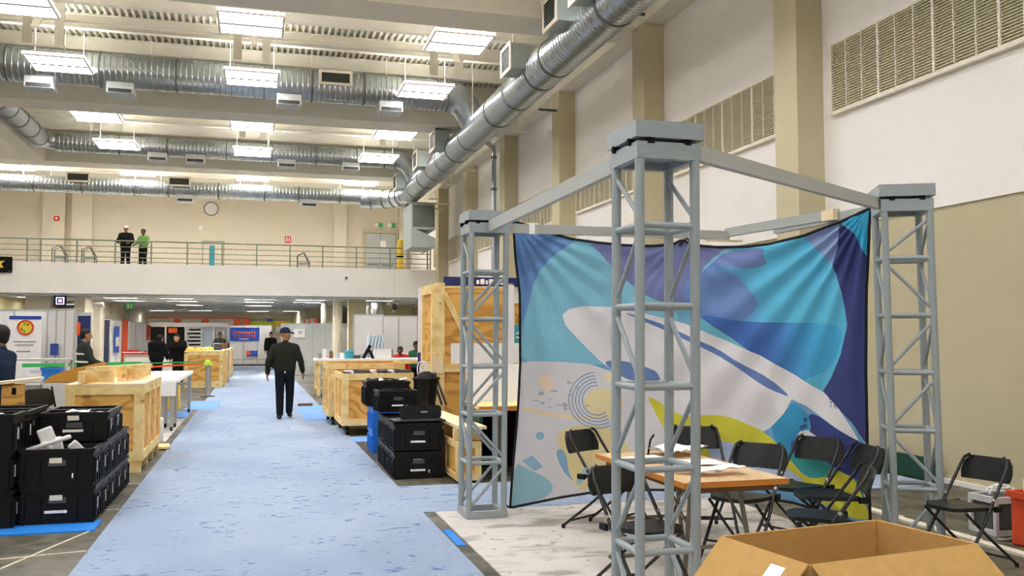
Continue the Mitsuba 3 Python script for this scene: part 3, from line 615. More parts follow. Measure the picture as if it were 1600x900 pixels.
SHARP = {'tri', 'tri2', 'sq', 'tooth', 'wedge', 'navy', 'white'}
ART_S = [(nm, p if nm in SHARP else smooth_poly(p), c) for nm, p, c in ART]
def f_banner(p, n, uv):
    u, v = mi.Float(uv.x), mi.Float(uv.y)
    c = mix(S(104, 156, 192), S(118, 178, 204), smoothstep(0.45, 0.8, v))
    for nm, poly, col in ART_S:
        if col == 'cyan': col = mix(S(98, 128, 194), S(84, 178, 212), smoothstep(0.60, 0.76, u + .25 * (v - .7)))
        elif col == 'deep': col = mix(S(60, 104, 178), S(58, 160, 206), smoothstep(0.72, 0.90, u))
        else: col = mi.Color3f(*S(*col))
        c = dr.select(inside(u, v, poly), col, c)
    # the ring drawing and its pale yellow centre
    dx, dy = (u - .262) * 1.16, v - .372
    rr = dr.sqrt(dx * dx + dy * dy); dx2 = dx - .022; dy2 = dy + .008
    c = dr.select((dx2 * dx2 * .8 + dy2 * dy2 * 1.5) < .0034, mi.Color3f(*S(222, 208, 160)), c)
    arcs = (dr.abs(dr.sin(rr * 290)) > .80) & (rr > .044) & (rr < .098) & (dx < .02 - .3 * dy)
    c = dr.select(arcs, mi.Color3f(*S(140, 158, 180)), c)
    c = dr.select(((u - .099) * 1.16) * ((u - .099) * 1.16) + (v - .249) * (v - .249) < .00019, mi.Color3f(*S(140, 176, 200)), c)
    # thin sketch strokes on the pale lower left, spots on the white shapes at the right
    st = (noise(u * 46 + 6 * v, v * 150, 3.0) > .80) & (u > .06) & (u < .24) & (v > .33) & (v < .47) & (noise(u * 18, v * 18, 8.0) > .5)
    c = dr.select(st, mi.Color3f(*S(168, 172, 182)), c)
    d1, d2, d3 = voronoi(u * 95, v * 95)
    sp = (d1 < .22 + .1 * d3) & (u > .895) & (u < .945) & (v > .375) & (v < .46) & inside(u, v, dict((a, b) for a, b, _ in ART_S)['white'])
    c = dr.select(sp, mi.Color3f(*S(120, 134, 160)), c)
    for (a, b) in ((.838, .337), (.829, .313), (.836, .318)):
        c = dr.select(((u - a) * 1.16) * ((u - a) * 1.16) + (v - b) * (v - b) < .00004, mi.Color3f(*S(50, 70, 130)), c)
    c = dr.select((dr.abs(v - .622) < .0008) & (u > .62) & (u < .9), c * .8, c)
    return c * .96 + .02
mat('banner_print', proc(f_banner), 0.75, specular=0.25, sheen=0.3)
k = thing('fabric_banner', 'large stretched banner with blue, white, navy and yellow shapes between two truss towers', 'banner')
scene[k + '__cloth'] = ply(trimesh.Trimesh(BV, BF, process=False), 'banner_print', True, uv=BUV)
aa = np.linspace(0, 1, 90); o = np.ones(90)
for pts in (banner_point(aa, o)[0], banner_point(aa, o * 0)[0], banner_point(o * 0, aa)[0], banner_point(o, aa)[0]):
    part(k, 'edge_binding', path(pts, .0115, 8), 'black_cord', 40)
tl, tr, bl, br_ = BV[idx[0, -1]], BV[idx[-1, -1]], BV[idx[0, 0]], BV[idx[-1, 0]]
part(k, 'tie_cord', path([tl, tl + [-.06, -.05, .03], [2.235, 8.31, 2.60]], .008, 6), 'black_cord')
part(k, 'tie_cord', path([tr, tr + [.01, .01, .05], [4.74, 6.17, 2.66]], .008, 6), 'black_cord')
part(k, 'tie_cord', path([bl, [2.26, 8.33, .07]], .008, 6), 'black_cord'); part(k, 'tie_cord', path([tr, tr + [.05, -.02, -.05], tr + [.045, -.02, -.6], tr + [.04, -.02, -1.9]], .006, 6), 'brown')
km = banner_point(np.array([.525]), np.array([1.0]))[0][0]
part(k, 'tie_cord', path([km + [-.05, .05, -.03], km + [0, 0, .03], km + [.05, -.05, -.03]], .010, 6), 'black_cord'); part(k, 'clip', rbox(tr + np.array([.015, 0, .045]), [.04, .04, .05], .012), 'yellow')

# ================================================================ TABLE, PAPERS, CHAIRS, CARDBOARD BOX
k = thing('folding_table', 'folding table with a light wood top among the black chairs', 'table')
tx0, tx1, ty0, ty1 = 2.50, 3.21, 5.03, 6.50
part(k, 'tabletop', box(tx0, tx1, ty0, ty1, .722, .748), 'table_wood'); part(k, 'edge_strip', frame(tx0 - .004, tx1 + .004, ty0 - .004, ty1 + .004, .712, .746, .012), 'table_edge')
part(k, 'apron', frame(tx0 + .06, tx1 - .06, ty0 + .06, ty1 - .06, .67, .722, .02), 'brown')
for y, s in ((ty0 + .28, 1), (ty1 - .28, -1)):
    for x, sx in ((tx0 + .10, 1), (tx1 - .10, -1)):
        part(k, 'leg', path([(x + sx * .09, y, .70), (x, y - s * .06, .05), (x, y - s * .07, .02)], .016, 10), 'bronze_leg', 40)
        part(k, 'brace', path([(x + sx * .06, y - s * .02, .42), (x + sx * .06, y + s * .34, .69)], .009, 8), 'bronze_leg', 40)
    part(k, 'crossbar', tube((tx0 + .12, y - s * .04, .30), (tx1 - .12, y - s * .04, .30), .013, 10), 'bronze_leg', 35)
    part(k, 'foot_bar', tube((tx0 + .02, y - s * .07, .022), (tx1 - .02, y - s * .07, .022), .016, 10), 'bronze_leg', 35)
def sheet(w, h, amp, seed, nx=14, ny=14, t=.004):
    g = np.meshgrid(np.linspace(-w / 2, w / 2, nx), np.linspace(-h / 2, h / 2, ny), indexing='ij')
    z = amp * meshkit.fbm(np.stack([g[0] * 9, g[1] * 9, g[0] * 0 + seed], -1), 3)
    P = np.stack([g[0], g[1], z], -1).reshape(-1, 3); i = np.arange(nx * ny).reshape(nx, ny)
    F = np.vstack([np.stack([i[:-1, :-1], i[1:, :-1], i[1:, 1:]], -1).reshape(-1, 3), np.stack([i[:-1, :-1], i[1:, 1:], i[:-1, 1:]], -1).reshape(-1, 3)])
    Q = P - [0, 0, t]; n = len(P)
    return trimesh.Trimesh(np.vstack([P, Q]), np.vstack([F, F[:, ::-1] + n]), process=False)
for i, (x, y, w, h, a, am, lab) in enumerate(((2.74, 6.05, .34, .30, .3, .01, 'flat white sheet of paper at the left end of the table'), (2.93, 5.80, .42, .30, -.1, .012, 'flat white sheet of paper in the middle of the table'),
                                              (3.02, 6.25, .40, .34, .4, .10, 'raised white sheet at the back of the table'))):
    solo('paper_sheet', lab, 'paper', xf(sheet(w, h, am, i), x, y, .7525, a), 'white_paper', True)
solo('cloth_rag', 'crumpled white cloth near the front edge of the table', 'cloth', cat(xf(sheet(.36, .15, .07, 5, 22, 12), 2.86, 5.28, .752, .1), xf(sheet(.22, .12, .06, 8, 16, 10), 2.70, 5.36, .755, -.3)), 'white_paper', True)
solo('marker_pen', 'black curved pen-like rod standing up from the papers on the table', 'pen', path([(2.83, 6.28, .75), (2.85, 6.28, .86), (2.88, 6.28, .90)], .008, 8), 'black_plastic', True)

def rounded(w, h, r, n=6):
    return Polygon([(-w / 2 + r, -h / 2 + r), (w / 2 - r, -h / 2 + r), (w / 2 - r, h / 2 - r), (-w / 2 + r, h / 2 - r)]).buffer(r, quad_segs=n)
def chair_proto():
    C = Proto()
    # back pad, bent round the sitter
    pad = Polygon([(-.185, 0), (.185, 0), (.196, .05), (.182, .115), (.15, .155), (-.15, .155), (-.182, .115), (-.196, .05)]).buffer(.012, quad_segs=3)
    m = extrude(pad, .022).subdivide().subdivide()
    v = m.vertices.copy(); x, y, z = v.T; v = np.stack([x, .305 - .55 * x * x * 1.0 - z + .30 * (y - .0) - .03, .63 + y * .96 - .012], 1); m.vertices = v
    m.fix_normals(); C.add('backrest', m, 'black_chair', 35)
    seat = rounded(.375, .39, .10); m = extrude(seat, .026).subdivide()
    v = m.vertices.copy(); v[:, 0] *= 1 - .12 * np.clip((v[:, 1] + .0) / .2, -1, 1) * -1 * .5; v[:, 1] -= .05; v[:, 2] += .432 - .10 * np.clip(-v[:, 1] - .19, 0, 1) - .012 * np.cos(v[:, 0] * 7) + .05 * v[:, 1] * -0.8; m.vertices = v
    C.add('seat', m, 'black_chair', 35)
    for s in (-1, 1):
        C.add('frame_tube', path([(s * .205, -.30, .012), (s * .202, -.05, .34), (s * .196, .07, .50), (s * .190, .225, .715), (s * .178, .252, .765), (s * .14, .268, .79)], .0115, 10), 'black_metal', 40)
        C.add('rear_leg', path([(s * .172, -.20, .425), (s * .178, .05, .22), (s * .185, .30, .03), (s * .185, .32, .012)], .0105, 10), 'black_metal', 40)
        C.add('foot_cap', tube((s * .185, .315, .0), (s * .185, .312, .03), .015, 10), 'black_plastic'); C.add('foot_cap', tube((s * .205, -.302, .0), (s * .205, -.298, .03), .015, 10), 'black_plastic')
        C.add('pivot', tube((s * .208, .07, .50), (s * .19, .07, .50), .014, 8), 'steel')
        C.add('seat_hinge', box(s * .178 - .012, s * .178 + .012, .10, .17, .41, .45), 'black_plastic')
    C.add('rear_crossbar', tube((-.184, .26, .062), (.184, .26, .062), .009, 8), 'black_metal', 35)
    C.add('front_crossbar', tube((-.203, -.20, .14), (.203, -.20, .14), .009, 8), 'black_metal', 35)
    return C
CH = chair_proto()
for x, y, a, s, lab in ((2.89, 7.23, 33, 1.04, 'black folding chair at the far end of the table by the pale banner corner'),
                        (2.33, 5.30, 14, 1.0, 'black folding chair behind the front truss tower, at the left side of the table'),
                        (3.60, 6.92, -15, 1.08, 'black folding chair before the yellow band of the banner, half behind the truss'),
                        (3.47, 6.00, -55, 1.04, 'black folding chair pushed under the right side of the table'),
                        (4.12, 6.30, -68, 1.04, 'black folding chair in front of the white spotted shape on the banner'),
                        (4.10, 5.84, -98, 1.04, 'black folding chair with its back against the right edge of the banner'),
                        (3.66, 5.30, -118, .97, 'black folding chair turned edge-on just behind the cardboard box'),
                        (4.86, 5.40, -80, .96, 'black folding chair right of the right tower against the tan wall')):
    k = thing('folding_chair', lab, 'chair', 'black folding chairs'); CH.place(k, at(x, y, .011 if x < 5.0 else 0, a, s))

# cardboard box, flaps open
k = thing('cardboard_box', 'big open cardboard box with folded-out flaps in the bottom right foreground', 'cardboard box')
bw, bd, bh, bt = .95, .59, .70, .006
MB = place2(2.612, 3.622, math.radians(7.6))
def pb(m): m = m.copy(); m.apply_transform(MB); return m
for nm, m in (('side', box(-bw / 2, bw / 2, bd / 2 - bt, bd / 2, 0.012, bh)), ('side', box(-bw / 2, bw / 2, -bd / 2, -bd / 2 + bt, 0.012, bh)), ('side', box(-bw / 2, -bw / 2 + bt, -bd / 2 + bt, bd / 2 - bt, 0.012, bh)), ('side', box(bw / 2 - bt, bw / 2, -bd / 2 + bt, bd / 2 - bt, 0.012, bh)), ('bottom', box(-bw / 2, bw / 2, -bd / 2, bd / 2, 0.011, .018))):
    part(k, nm, pb(m), 'cardboard')
def flap(L, w, ang, rot, off):
    m = extrude([(-L / 2, 0), (L / 2, 0), (L / 2 - .012, w), (-L / 2 + .012, w)], bt)       # hinge on y=0
    m.apply_transform(trimesh.transformations.euler_matrix(ang, 0, 0, 'sxyz')); m.apply_transform(trimesh.transformations.euler_matrix(0, 0, rot, 'sxyz')); m.apply_translation([*off, bh]); return pb(m)
part(k, 'flap', flap(bd - .01, .30, math.radians(-46), math.pi / 2, (-bw / 2, 0)), 'cardboard')
part(k, 'flap', flap(bw - .01, .30, math.radians(-38), math.pi, (0, -bd / 2)), 'cardboard')
part(k, 'flap', flap(bd - .01, .30, math.radians(-66), -math.pi / 2, (bw / 2, 0)), 'cardboard')
part(k, 'flap', flap(bw - .01, .30, math.radians(-84), 0, (0, bd / 2)), 'cardboard')
lab = box(-.045, .045, .05, .15, .0065, .0085); lab.apply_translation([-.15, 0, 0]); lab.apply_transform(trimesh.transformations.euler_matrix(math.radians(-46), 0, 0)); lab.apply_transform(trimesh.transformations.euler_matrix(0, 0, math.pi / 2)); lab.apply_translation([-bw / 2, 0, bh])
part(k, 'shipping_label', pb(lab), 'white_paper')

# things by the right wall
solo('green_board', 'dark green board on edge at the foot of the right wall behind the tower', 'board', obox([7.36, 9.45, .14], [.03, 1.75, .26], 0, 0, math.radians(-8)), 'dark_green')
k = thing('tool_crate', 'grey plastic crate with an open front on the floor behind the rightmost chair', 'crate')
cx, cy = 6.05, 6.30
part(k, 'frame', cat(frame(cx - .2, cx + .2, cy - .15, cy + .15, 0, .04, .03), frame(cx - .2, cx + .2, cy - .15, cy + .15, .26, .31, .03), *[box(cx + sx * .185 - .015, cx + sx * .185 + .015, cy + sy * .135 - .015, cy + sy * .135 + .015, .04, .26) for sx in (-1, 1) for sy in (-1, 1)]), 'panel_grey')
part(k, 'panel', cat(box(cx - .17, cx + .17, cy - .13, cy + .13, .02, .25)), 'grey_dark'); part(k, 'handle', path([(cx - .12, cy, .31), (cx - .08, cy, .36), (cx + .1, cy, .36), (cx + .14, cy, .31)], .014, 8), 'panel_grey', 40)
solo('cable_coil', 'coil of white cable lying on the grey crate', 'cable', path([(cx + .02 + (.13 - .002 * i) * math.cos(i * .42), cy + .02 + (.11 - .002 * i) * math.sin(i * .42), .335 + .0012 * i) for i in range(46)], .011, 6), 'white_plastic', True)
k = thing('orange_bin', 'orange red plastic bin at the right edge of the picture by the wall', 'bin')
ox, oy = 5.93, 5.68
part(k, 'body', cat(rbox([ox, oy, .20], [.36, .44, .40], .02)), 'orange_red'); part(k, 'rim', frame(ox - .2, ox + .2, oy - .24, oy + .24, .37, .42, .03), 'orange_red')
k = thing('foil_roll', 'roll of pale blue plastic film standing in front of the orange bin', 'plastic roll')
part(k, 'roll', path([(ox - .24, oy - .20, .0), (ox - .24, oy - .20, .16), (ox - .23, oy - .19, .33)], [.055, .06, .04], 12), 'acoustic', 40); part(k, 'core', tube((ox - .23, oy - .19, .32), (ox - .23, oy - .19, .35), .02, 8), 'white_plastic')
k = thing('white_machine', 'small white appliance standing on the orange bin', 'appliance')
part(k, 'body', rbox([ox - .02, oy + .02, .47], [.26, .22, .12], .02), 'white_plastic'); part(k, 'head', rbox([ox + .04, oy + .06, .575], [.14, .12, .08], .025), 'black_plastic'); part(k, 'slot', box(ox - .10, ox - .06, oy - .095, oy - .085, .45, .49), 'dark_gap')
solo('cord_scrap', 'short silvery scrap of cord on the floor by the grey crate', 'cord', path([(5.74, 6.02, .01), (5.80, 5.98, .012), (5.86, 6.0, .02), (5.93, 5.95, .01), (6.0, 5.97, .012)], .012, 6), 'steel', True)

# ================================================================ CRATES
def wood_crate(key, x0, x1, y0, y1, z0, z1, open_top=False, castors=False, skids=True, bw_=.11, mids=1, lid=True, zf=0.0):
    """plywood case: panels set back behind pine boards on each side"""
    t = .022
    P = lambda n, m, q='pine', **kw: part(key, n, m, q, **kw)
    P('panel', box(x0 + t, x1 - t, y0 + t, y0 + t + .012, z0, z1), 'plywood'); P('panel', box(x0 + t, x1 - t, y1 - t - .012, y1 - t, z0, z1), 'plywood')
    P('panel', box(x0 + t, x0 + t + .012, y0 + t, y1 - t, z0, z1), 'plywood'); P('panel', box(x1 - t - .012, x1 - t, y0 + t, y1 - t, z0, z1), 'plywood')
    for ya, yb in ((y0, y0 + t), (y1 - t, y1)):
        P('board', box(x0, x1, ya, yb, z1 - bw_, z1)); P('board', box(x0, x1, ya, yb, z0, z0 + bw_))
        P('board', box(x0, x0 + bw_, ya, yb, z0 + bw_, z1 - bw_)); P('board', box(x1 - bw_, x1, ya, yb, z0 + bw_, z1 - bw_))
    for xa, xb in ((x0, x0 + t), (x1 - t, x1)):
        P('board', box(xa, xb, y0 + t, y1 - t, z1 - bw_, z1)); P('board', box(xa, xb, y0 + t, y1 - t, z0, z0 + bw_))
        n = mids + 2
        for i in range(n):
            yc = y0 + t + bw_ / 2 + (y1 - y0 - 2 * t - bw_) * i / (n - 1)
            P('board', box(xa, xb, yc - bw_ / 2, yc + bw_ / 2, z0 + bw_, z1 - bw_))
    P('floor', box(x0 + t, x1 - t, y0 + t, y1 - t, z0, z0 + .02), 'plywood')
    if lid: P('lid', box(x0, x1, y0, y1, z1 + .001, z1 + .02), 'pine_pale')
    if skids:
        for i in range(4):
            yc = y0 + .06 + (y1 - y0 - .12) * i / 3
            P('skid', box(x0 + .02, x1 - .02, yc - .045, yc + .045, zf, z0))
    if castors:
        for xc in (x0 + .1, x1 - .1):
            for yc in (y0 + .12, y1 - .12):
                P('castor', cat(tube((xc - .025, yc, .06 + zf), (xc + .025, yc, .06 + zf), .06, 14), box(xc - .04, xc + .04, yc - .04, yc + .04, .1, z0)), 'black_plastic')
    return key
k = thing('wooden_crate', 'big plywood and pine crate on skids, left of the aisle behind the black crates', 'wooden crate')
wood_crate(k, -2.14, -1.27, 11.82, 13.95, .14, 1.05, mids=2)
part(k, 'label', box(-1.62, -1.52, 11.80, 11.818, .06, .12), 'white_paper')
k = thing('wooden_pallet', 'open pine pallet of long boards lying on the left wooden crate', 'pallet')
part(k, 'board', obox([-1.92, 12.75, 1.15], [.05, 1.9, .14], -.06), 'pine'); part(k, 'board', obox([-1.52, 13.1, 1.16], [.05, 1.7, .15], -.10), 'pine'); part(k, 'board', obox([-1.72, 13.9, 1.15], [.42, .05, .14]), 'pine'); part(k, 'board', obox([-1.80, 12.0, 1.15], [.34, .05, .14]), 'pine')
solo('pine_board', 'loose pine board lying across the lid on the left wooden crate', 'board', obox([-1.60, 12.35, 1.255], [.10, 1.5, .045], -.34), 'pine')
solo('pine_board', 'loose pale board on the floor at the aisle edge behind the left wooden crate', 'board', obox([-1.28, 14.35, .03], [.22, .5, .03], .1), 'pine')
k = thing('wooden_crate', 'plywood crate on black castors right of the aisle, nearest one, behind the black bins', 'wooden crate')
wood_crate(k, 1.41, 2.60, 15.25, 16.75, .17, 1.03, castors=True, skids=False, lid=False, zf=.013)
k2 = thing('wooden_crate', 'open pine crate full of dark gear directly behind the wheeled plywood crate', 'wooden crate')
wood_crate(k2, 1.33, 2.75, 17.1, 18.5, .17, 1.15, castors=True, skids=False, lid=False, zf=.013)
for i in range(9):
    solo('packed_case', ['dark flat case', 'white flat packet', 'black strap bundle'][i % 3] + f' lying in the top of the wheeled crate, {["first","second","third","fourth","fifth","sixth","seventh","eighth","ninth"][i]} from the left', 'packed gear',
         obox([1.54 + .118 * i, 15.95 + .25 * math.sin(i * 2.1), .985 + .02 * (i % 3)], [.11, .5, .09], .3 * math.sin(i)), ['black_plastic', 'white_plastic', 'grey_dark'][i % 3], group='gear in the wheeled crate')
solo('gear_rest', 'board that carries the gear inside the wheeled crate', 'shelf board', box(1.45, 2.55, 15.3, 16.7, .9, .935), 'plywood')
# tall plywood crate
k = thing('tall_crate', 'tall plywood crate with a diagonal pine brace left of the left tower', 'wooden crate')
X0, X1, Y0_, Y1_ = 2.62, 3.85, 13.6, 14.6
part(k, 'panel', box(X0 + .15, X1, Y0_ + .05, Y0_ + .065, .1, 2.38), 'plywood'); part(k, 'panel', box(X0 + .03, X0 + .05, Y0_ + .05, Y1_, .1, 2.38), 'plywood'); part(k, 'panel', box(X1 - .02, X1, Y0_ + .06, Y1_, .1, 2.38), 'plywood'); part(k, 'panel', box(X0 + .05, X1 - .02, Y1_ - .02, Y1_, .1, 2.38), 'plywood')
part(k, 'upright', box(X0 + .03, X0 + .17, Y0_, Y0_ + .05, .0, 2.46), 'pine'); part(k, 'upright', box(X0 - .02, X0 + .03, Y0_ + .02, Y0_ + .14, .0, 2.44), 'pine'); part(k, 'upright', box(X0 - .02, X0 + .03, Y1_ - .12, Y1_, 0, 2.44), 'pine'); part(k, 'upright', box(X1 - .1, X1 + .02, Y0_, Y0_ + .05, 0, 2.46), 'pine'); part(k, 'upright', box(X0 + .42, X0 + .52, Y0_ + .0, Y0_ + .05, 0, 1.2), 'pine')
part(k, 'rail', box(X0 - .02, X0 + .03, Y0_ + .14, Y1_ - .12, 2.3, 2.44), 'pine'); part(k, 'rail', box(X0 - .02, X0 + .03, Y0_ + .14, Y1_ - .12, 1.05, 1.2), 'pine'); part(k, 'rail', box(X0 + .17, X1 - .1, Y0_, Y0_ + .05, 1.1, 1.22), 'pine'); part(k, 'rail', box(X0 - .02, X1, Y0_ + .14, Y1_, 2.38, 2.42), 'pine')
part(k, 'brace', obox([X0 + .42, Y0_ + .025, 1.80], [.09, .03, 1.12], 0, 0, math.radians(-27)), 'pine')
part(k, 'corner_plate', box(X0 - .035, X0 + .14, Y0_ - .015, Y0_, 1.08, 1.32), 'pine_pale')
# low crate with a pack of boards
k = thing('low_crate', 'low plywood crate with pale boards on top behind the left truss tower', 'wooden crate')
wood_crate(k, 2.19, 2.47, 9.97, 13.2, .03, .46, mids=4, skids=False, bw_=.07, lid=False)
for i in range(3):
    part(k, 'board', obox([2.33 + .10 * (i - 1), 11.6, .62], [.095, 3.4, .035], .02), 'pine_pale')
for i in range(5): part(k, 'batten', box(2.18, 2.49, 10.1 + .75 * i, 10.16 + .75 * i, .462, .60), 'pine')

# black plastic crates, each its own; walls with ribs, rim, grip and paper label
def tote_proto(w, d, h, m='black_plastic'):
    C = Proto(); t = .018
    C.add('body', cat(box(-w / 2, w / 2, -d / 2, -d / 2 + t, 0, h), box(-w / 2, w / 2, d / 2 - t, d / 2, 0, h), box(-w / 2, -w / 2 + t, -d / 2 + t, d / 2 - t, 0, h), box(w / 2 - t, w / 2, -d / 2 + t, d / 2 - t, 0, h), box(-w / 2 + t, w / 2 - t, -d / 2 + t, d / 2 - t, 0, t)), m)
    C.add('rim', cat(frame(-w / 2 - .014, w / 2 + .014, -d / 2 - .014, d / 2 + .014, h - .03, h + .004, .032), frame(-w / 2 - .012, w / 2 + .012, -d / 2 - .012, d / 2 + .012, h - .085, h - .07, .02)), m)
    rb = [box(x - .012, x + .012, sy * (d / 2 + .011) - .012, sy * (d / 2 + .011) + .012, .02, h - .08) for x in (-w / 2 + .02, -w / 4, w / 4, w / 2 - .02) for sy in (-1, 1)] + [box(sx * (w / 2 + .011) - .012, sx * (w / 2 + .011) + .012, y - .012, y + .012, .02, h - .08) for y in (-d / 2 + .02, -d / 6, d / 6, d / 2 - .02) for sx in (-1, 1)]
    C.add('ribs', cat(rb + [box(-w / 2 - .004, w / 2 + .004, -d / 2 - .008, d / 2 + .008, 0, .02)]), m)
    C.add('grip', box(-.07, .07, -d / 2 - .016, -d / 2 - .002, h - .14, h - .09), 'grey_dark').add('grip', box(w / 2 + .002, w / 2 + .016, -.05, .05, h - .14, h - .09), 'grey_dark')
    return C
TOTE = tote_proto(.58, .40, .315)
tote_lab = [ply(box(-.06, .04, -.221, -.218, .20, .245), 'louver_frame'), ply(box(-.10, .08, -.219, -.2165, .09, .115), 'white_paper'), ply(box(.304, .307, -.12, -.03, .10, .20), 'panel_grey'), ply(cat(box(.12, .14, -.219, -.2165, .07, .11), box(.13, .155, -.219, -.2165, .06, .075)), 'white_paper')]
ordn = ['first', 'second', 'third', 'fourth', 'fifth', 'sixth']; lay = ['bottom layer', 'middle layer', 'top layer']
def tote(x, y, z, lab, proto=TOTE, deg=0, s=1.0, group='black crates on the left', marks=(0, 1, 2), cat_='plastic crate', name='plastic_crate'):
    k = thing(name, lab, cat_, group); t = at(x, y, z, deg, s); proto.place(k, t)
    for i in marks:
        kk = numbered(k + '__label'); scene[kk] = {**tote_lab[i], 'to_world': t}
    return k
TOTE_LOW = tote_proto(.58, .40, .27)
for r in range(5):
    for l in range(3):
        if l == 2 and r not in (2, 3): continue
        y = 8.95 + .448 * r - (.20 if l == 2 else 0); x = -1.62 - .01 * ((r * 3 + l) % 3) + (.02 if l == 2 else 0)
        tote(x, y, .014 + .32 * l if r == 0 else .002 + .32 * l, f'black plastic crate left of the aisle, {ordn[r]} row from the front, {lay[l]}', TOTE_LOW if l == 2 else TOTE, marks=[(0, 1, 2), (0, 2, 3), (1, 2), (2,)][(r + l) % 4])
for r in range(3):
    for l in range(3):
        tote(-2.24 - .02 * (l == 1), 8.85 + .448 * r - .02 * l, .014 + .32 * l if r == 0 else .002 + .32 * l, f'black plastic crate at the left picture edge, {ordn[r]} row from the front, {lay[l]}', marks=(1, 2) if r == 0 else (2,), group='black crates at the left edge')
# white plastic pieces in the front crate
for i, (x, y, z, sx, sz, ry, rz, lab) in enumerate(((-1.73, 8.98, .66, .13, .34, -.36, .15, 'wide white plastic piece standing tilted in the front black crate'), (-1.73, 8.86, .69, .40, .04, -.32, -.1, 'long thin white plastic bar lying across the front black crate'),
                                                   (-1.84, 8.93, .60, .10, .26, .95, .2, 'white plastic piece leaning at the left of the front black crate'), (-1.66, 9.0, .60, .08, .28, -.15, -.2, 'narrow white plastic piece in the middle of the front black crate'),
                                                   (-1.50, 8.95, .62, .09, .18, -.75, .3, 'small white plastic piece at the right of the front black crate'))):
    solo('plastic_piece', lab, 'plastic part', rbox([x, y, z], [sx, .035, sz], .016, rz, .12, ry), 'white_plastic', 35, group='white plastic pieces in the front crate')
for i, (x, y, z, lab) in enumerate(((-1.62, 9.62, .86, 'crumpled white paper in the top crate of the third row'), (-1.45, 9.78, .85, 'torn white scrap at the right of the top crate, third row'), (-2.20, 8.85, .90, 'crumpled white paper in the crate at the left picture edge'))):
    solo('paper_scrap', lab, 'paper', xf(sheet(.20, .14, .09, 20 + i, 10, 8), x, y, z, .4 * i), 'white_paper', True)
for i, (x, y, z) in enumerate(((-1.6, 9.646, .664), (-2.24, 8.81, .66))):
    solo('crate_filling', ['dark packed filling inside the top crate of the third row', 'dark packed filling in the crate at the left picture edge'][i], 'filling', box(x - .25, x + .25, y - .16, y + .16, z + .004, z + .18), 'black_cord')

# black bins, blue crates on the right
BIN = tote_proto(.58, .42, .32)
for r in range(3):
    for l in range(2):
        tote(1.845 + .01 * r, 10.66 + .53 * r, .002 + .325 * l, f'black lidded bin right of the aisle, {ordn[r]} row, {lay[l]}', BIN, 0, .96, 'black bins right of the aisle', [(0, 1, 3), (1, 2)][l], 'plastic bin', 'plastic_bin')
k = thing('bin_lid', 'black bin lid standing on edge on the front black bins', 'lid'); part(k, 'plate', xf(extrude(rounded(.50, .16, .05), .02), 1.92, 10.78, .735, 0, math.radians(78)), 'black_plastic', 35); part(k, 'scratch', obox([1.96, 10.755, .74], [.08, .004, .012], .1), 'panel_grey')
k = thing('bin_lid', 'flat black lid closing the front black bins right of the aisle', 'lid'); part(k, 'plate', box(1.56, 2.16, 10.44, 10.88, .652, .668), 'black_plastic')
tote(1.80, 11.95, .66, 'upper black bin stacked on the rear bins right of the aisle', BIN, 2, .86, 'upper black bins', (1, 3), 'plastic bin', 'plastic_bin')
tote(1.86, 13.3, .65, 'upper black bin on the blue crates, with rags showing at its top', BIN, 0, 1.06, 'upper black bins', (1, 2), 'plastic bin', 'plastic_bin')
BLUE = tote_proto(.40, .5, .31, 'blue_plastic')
for r in range(2):
    tote(1.83, 13.2, .002 + .32 * r, ['blue plastic crate under the upper black bin, on the floor', 'blue plastic crate under the upper black bin, upper one'][r], BLUE, 0, 1.0, 'blue crates', (), 'plastic crate', 'plastic_crate')
for i in range(4): solo('rag', f'rag on top of the upper black bin, {ordn[i]} from the left', 'rag', xf(sheet(.16, .2, .08, 40 + i, 9, 9), 1.66 + .13 * i, 13.25, .985, .5 * i), ['black_cord', 'white_paper'][i % 2], True, group='rags in the upper bin')
# trash tub with cables on the low crate
k = thing('black_tub', 'black plastic tub with coiled pale cables on the boards beside the tall crate', 'tub')
bx_, by_ = 2.38, 12.9
part(k, 'body', path([(bx_, by_, .645), (bx_, by_, .95), (bx_, by_, 1.0), (bx_, by_, 1.06)], [.13, .165, .185, .185], 20), 'black_plastic', 35); part(k, 'rim', path([(bx_ + .19 * math.cos(a), by_ + .19 * math.sin(a), 1.04) for a in np.linspace(0, 6.283, 24, endpoint=False)], .014, 6, closed=True), 'black_plastic', True)
part(k, 'filling', path([(bx_, by_, 1.03), (bx_, by_, 1.10), (bx_, by_, 1.14)], [.16, .12, .04], 12), 'black_cord', 35)
for i in range(3): solo('cable_loop', f'pale cable loop rising from the black tub, {ordn[i]} one', 'cable', path([(bx_ - .08 + .04 * i + .05 * math.cos(a), by_ + .02 * i, 1.17 + .11 * math.sin(a)) for a in np.linspace(-.6, 3.9, 16)], .010, 6), 'white_plastic', True, group='cables in the black tub')
for i in range(2): solo('black_pole', ['black pole leaning beside the tub, left one', 'black pole leaning beside the tub, right one'][i], 'pole', tube((2.63 + .06 * i, 13.0, .66), (2.53 + .05 * i, 13.3, 1.10), .018, 8), 'black_metal', 35)

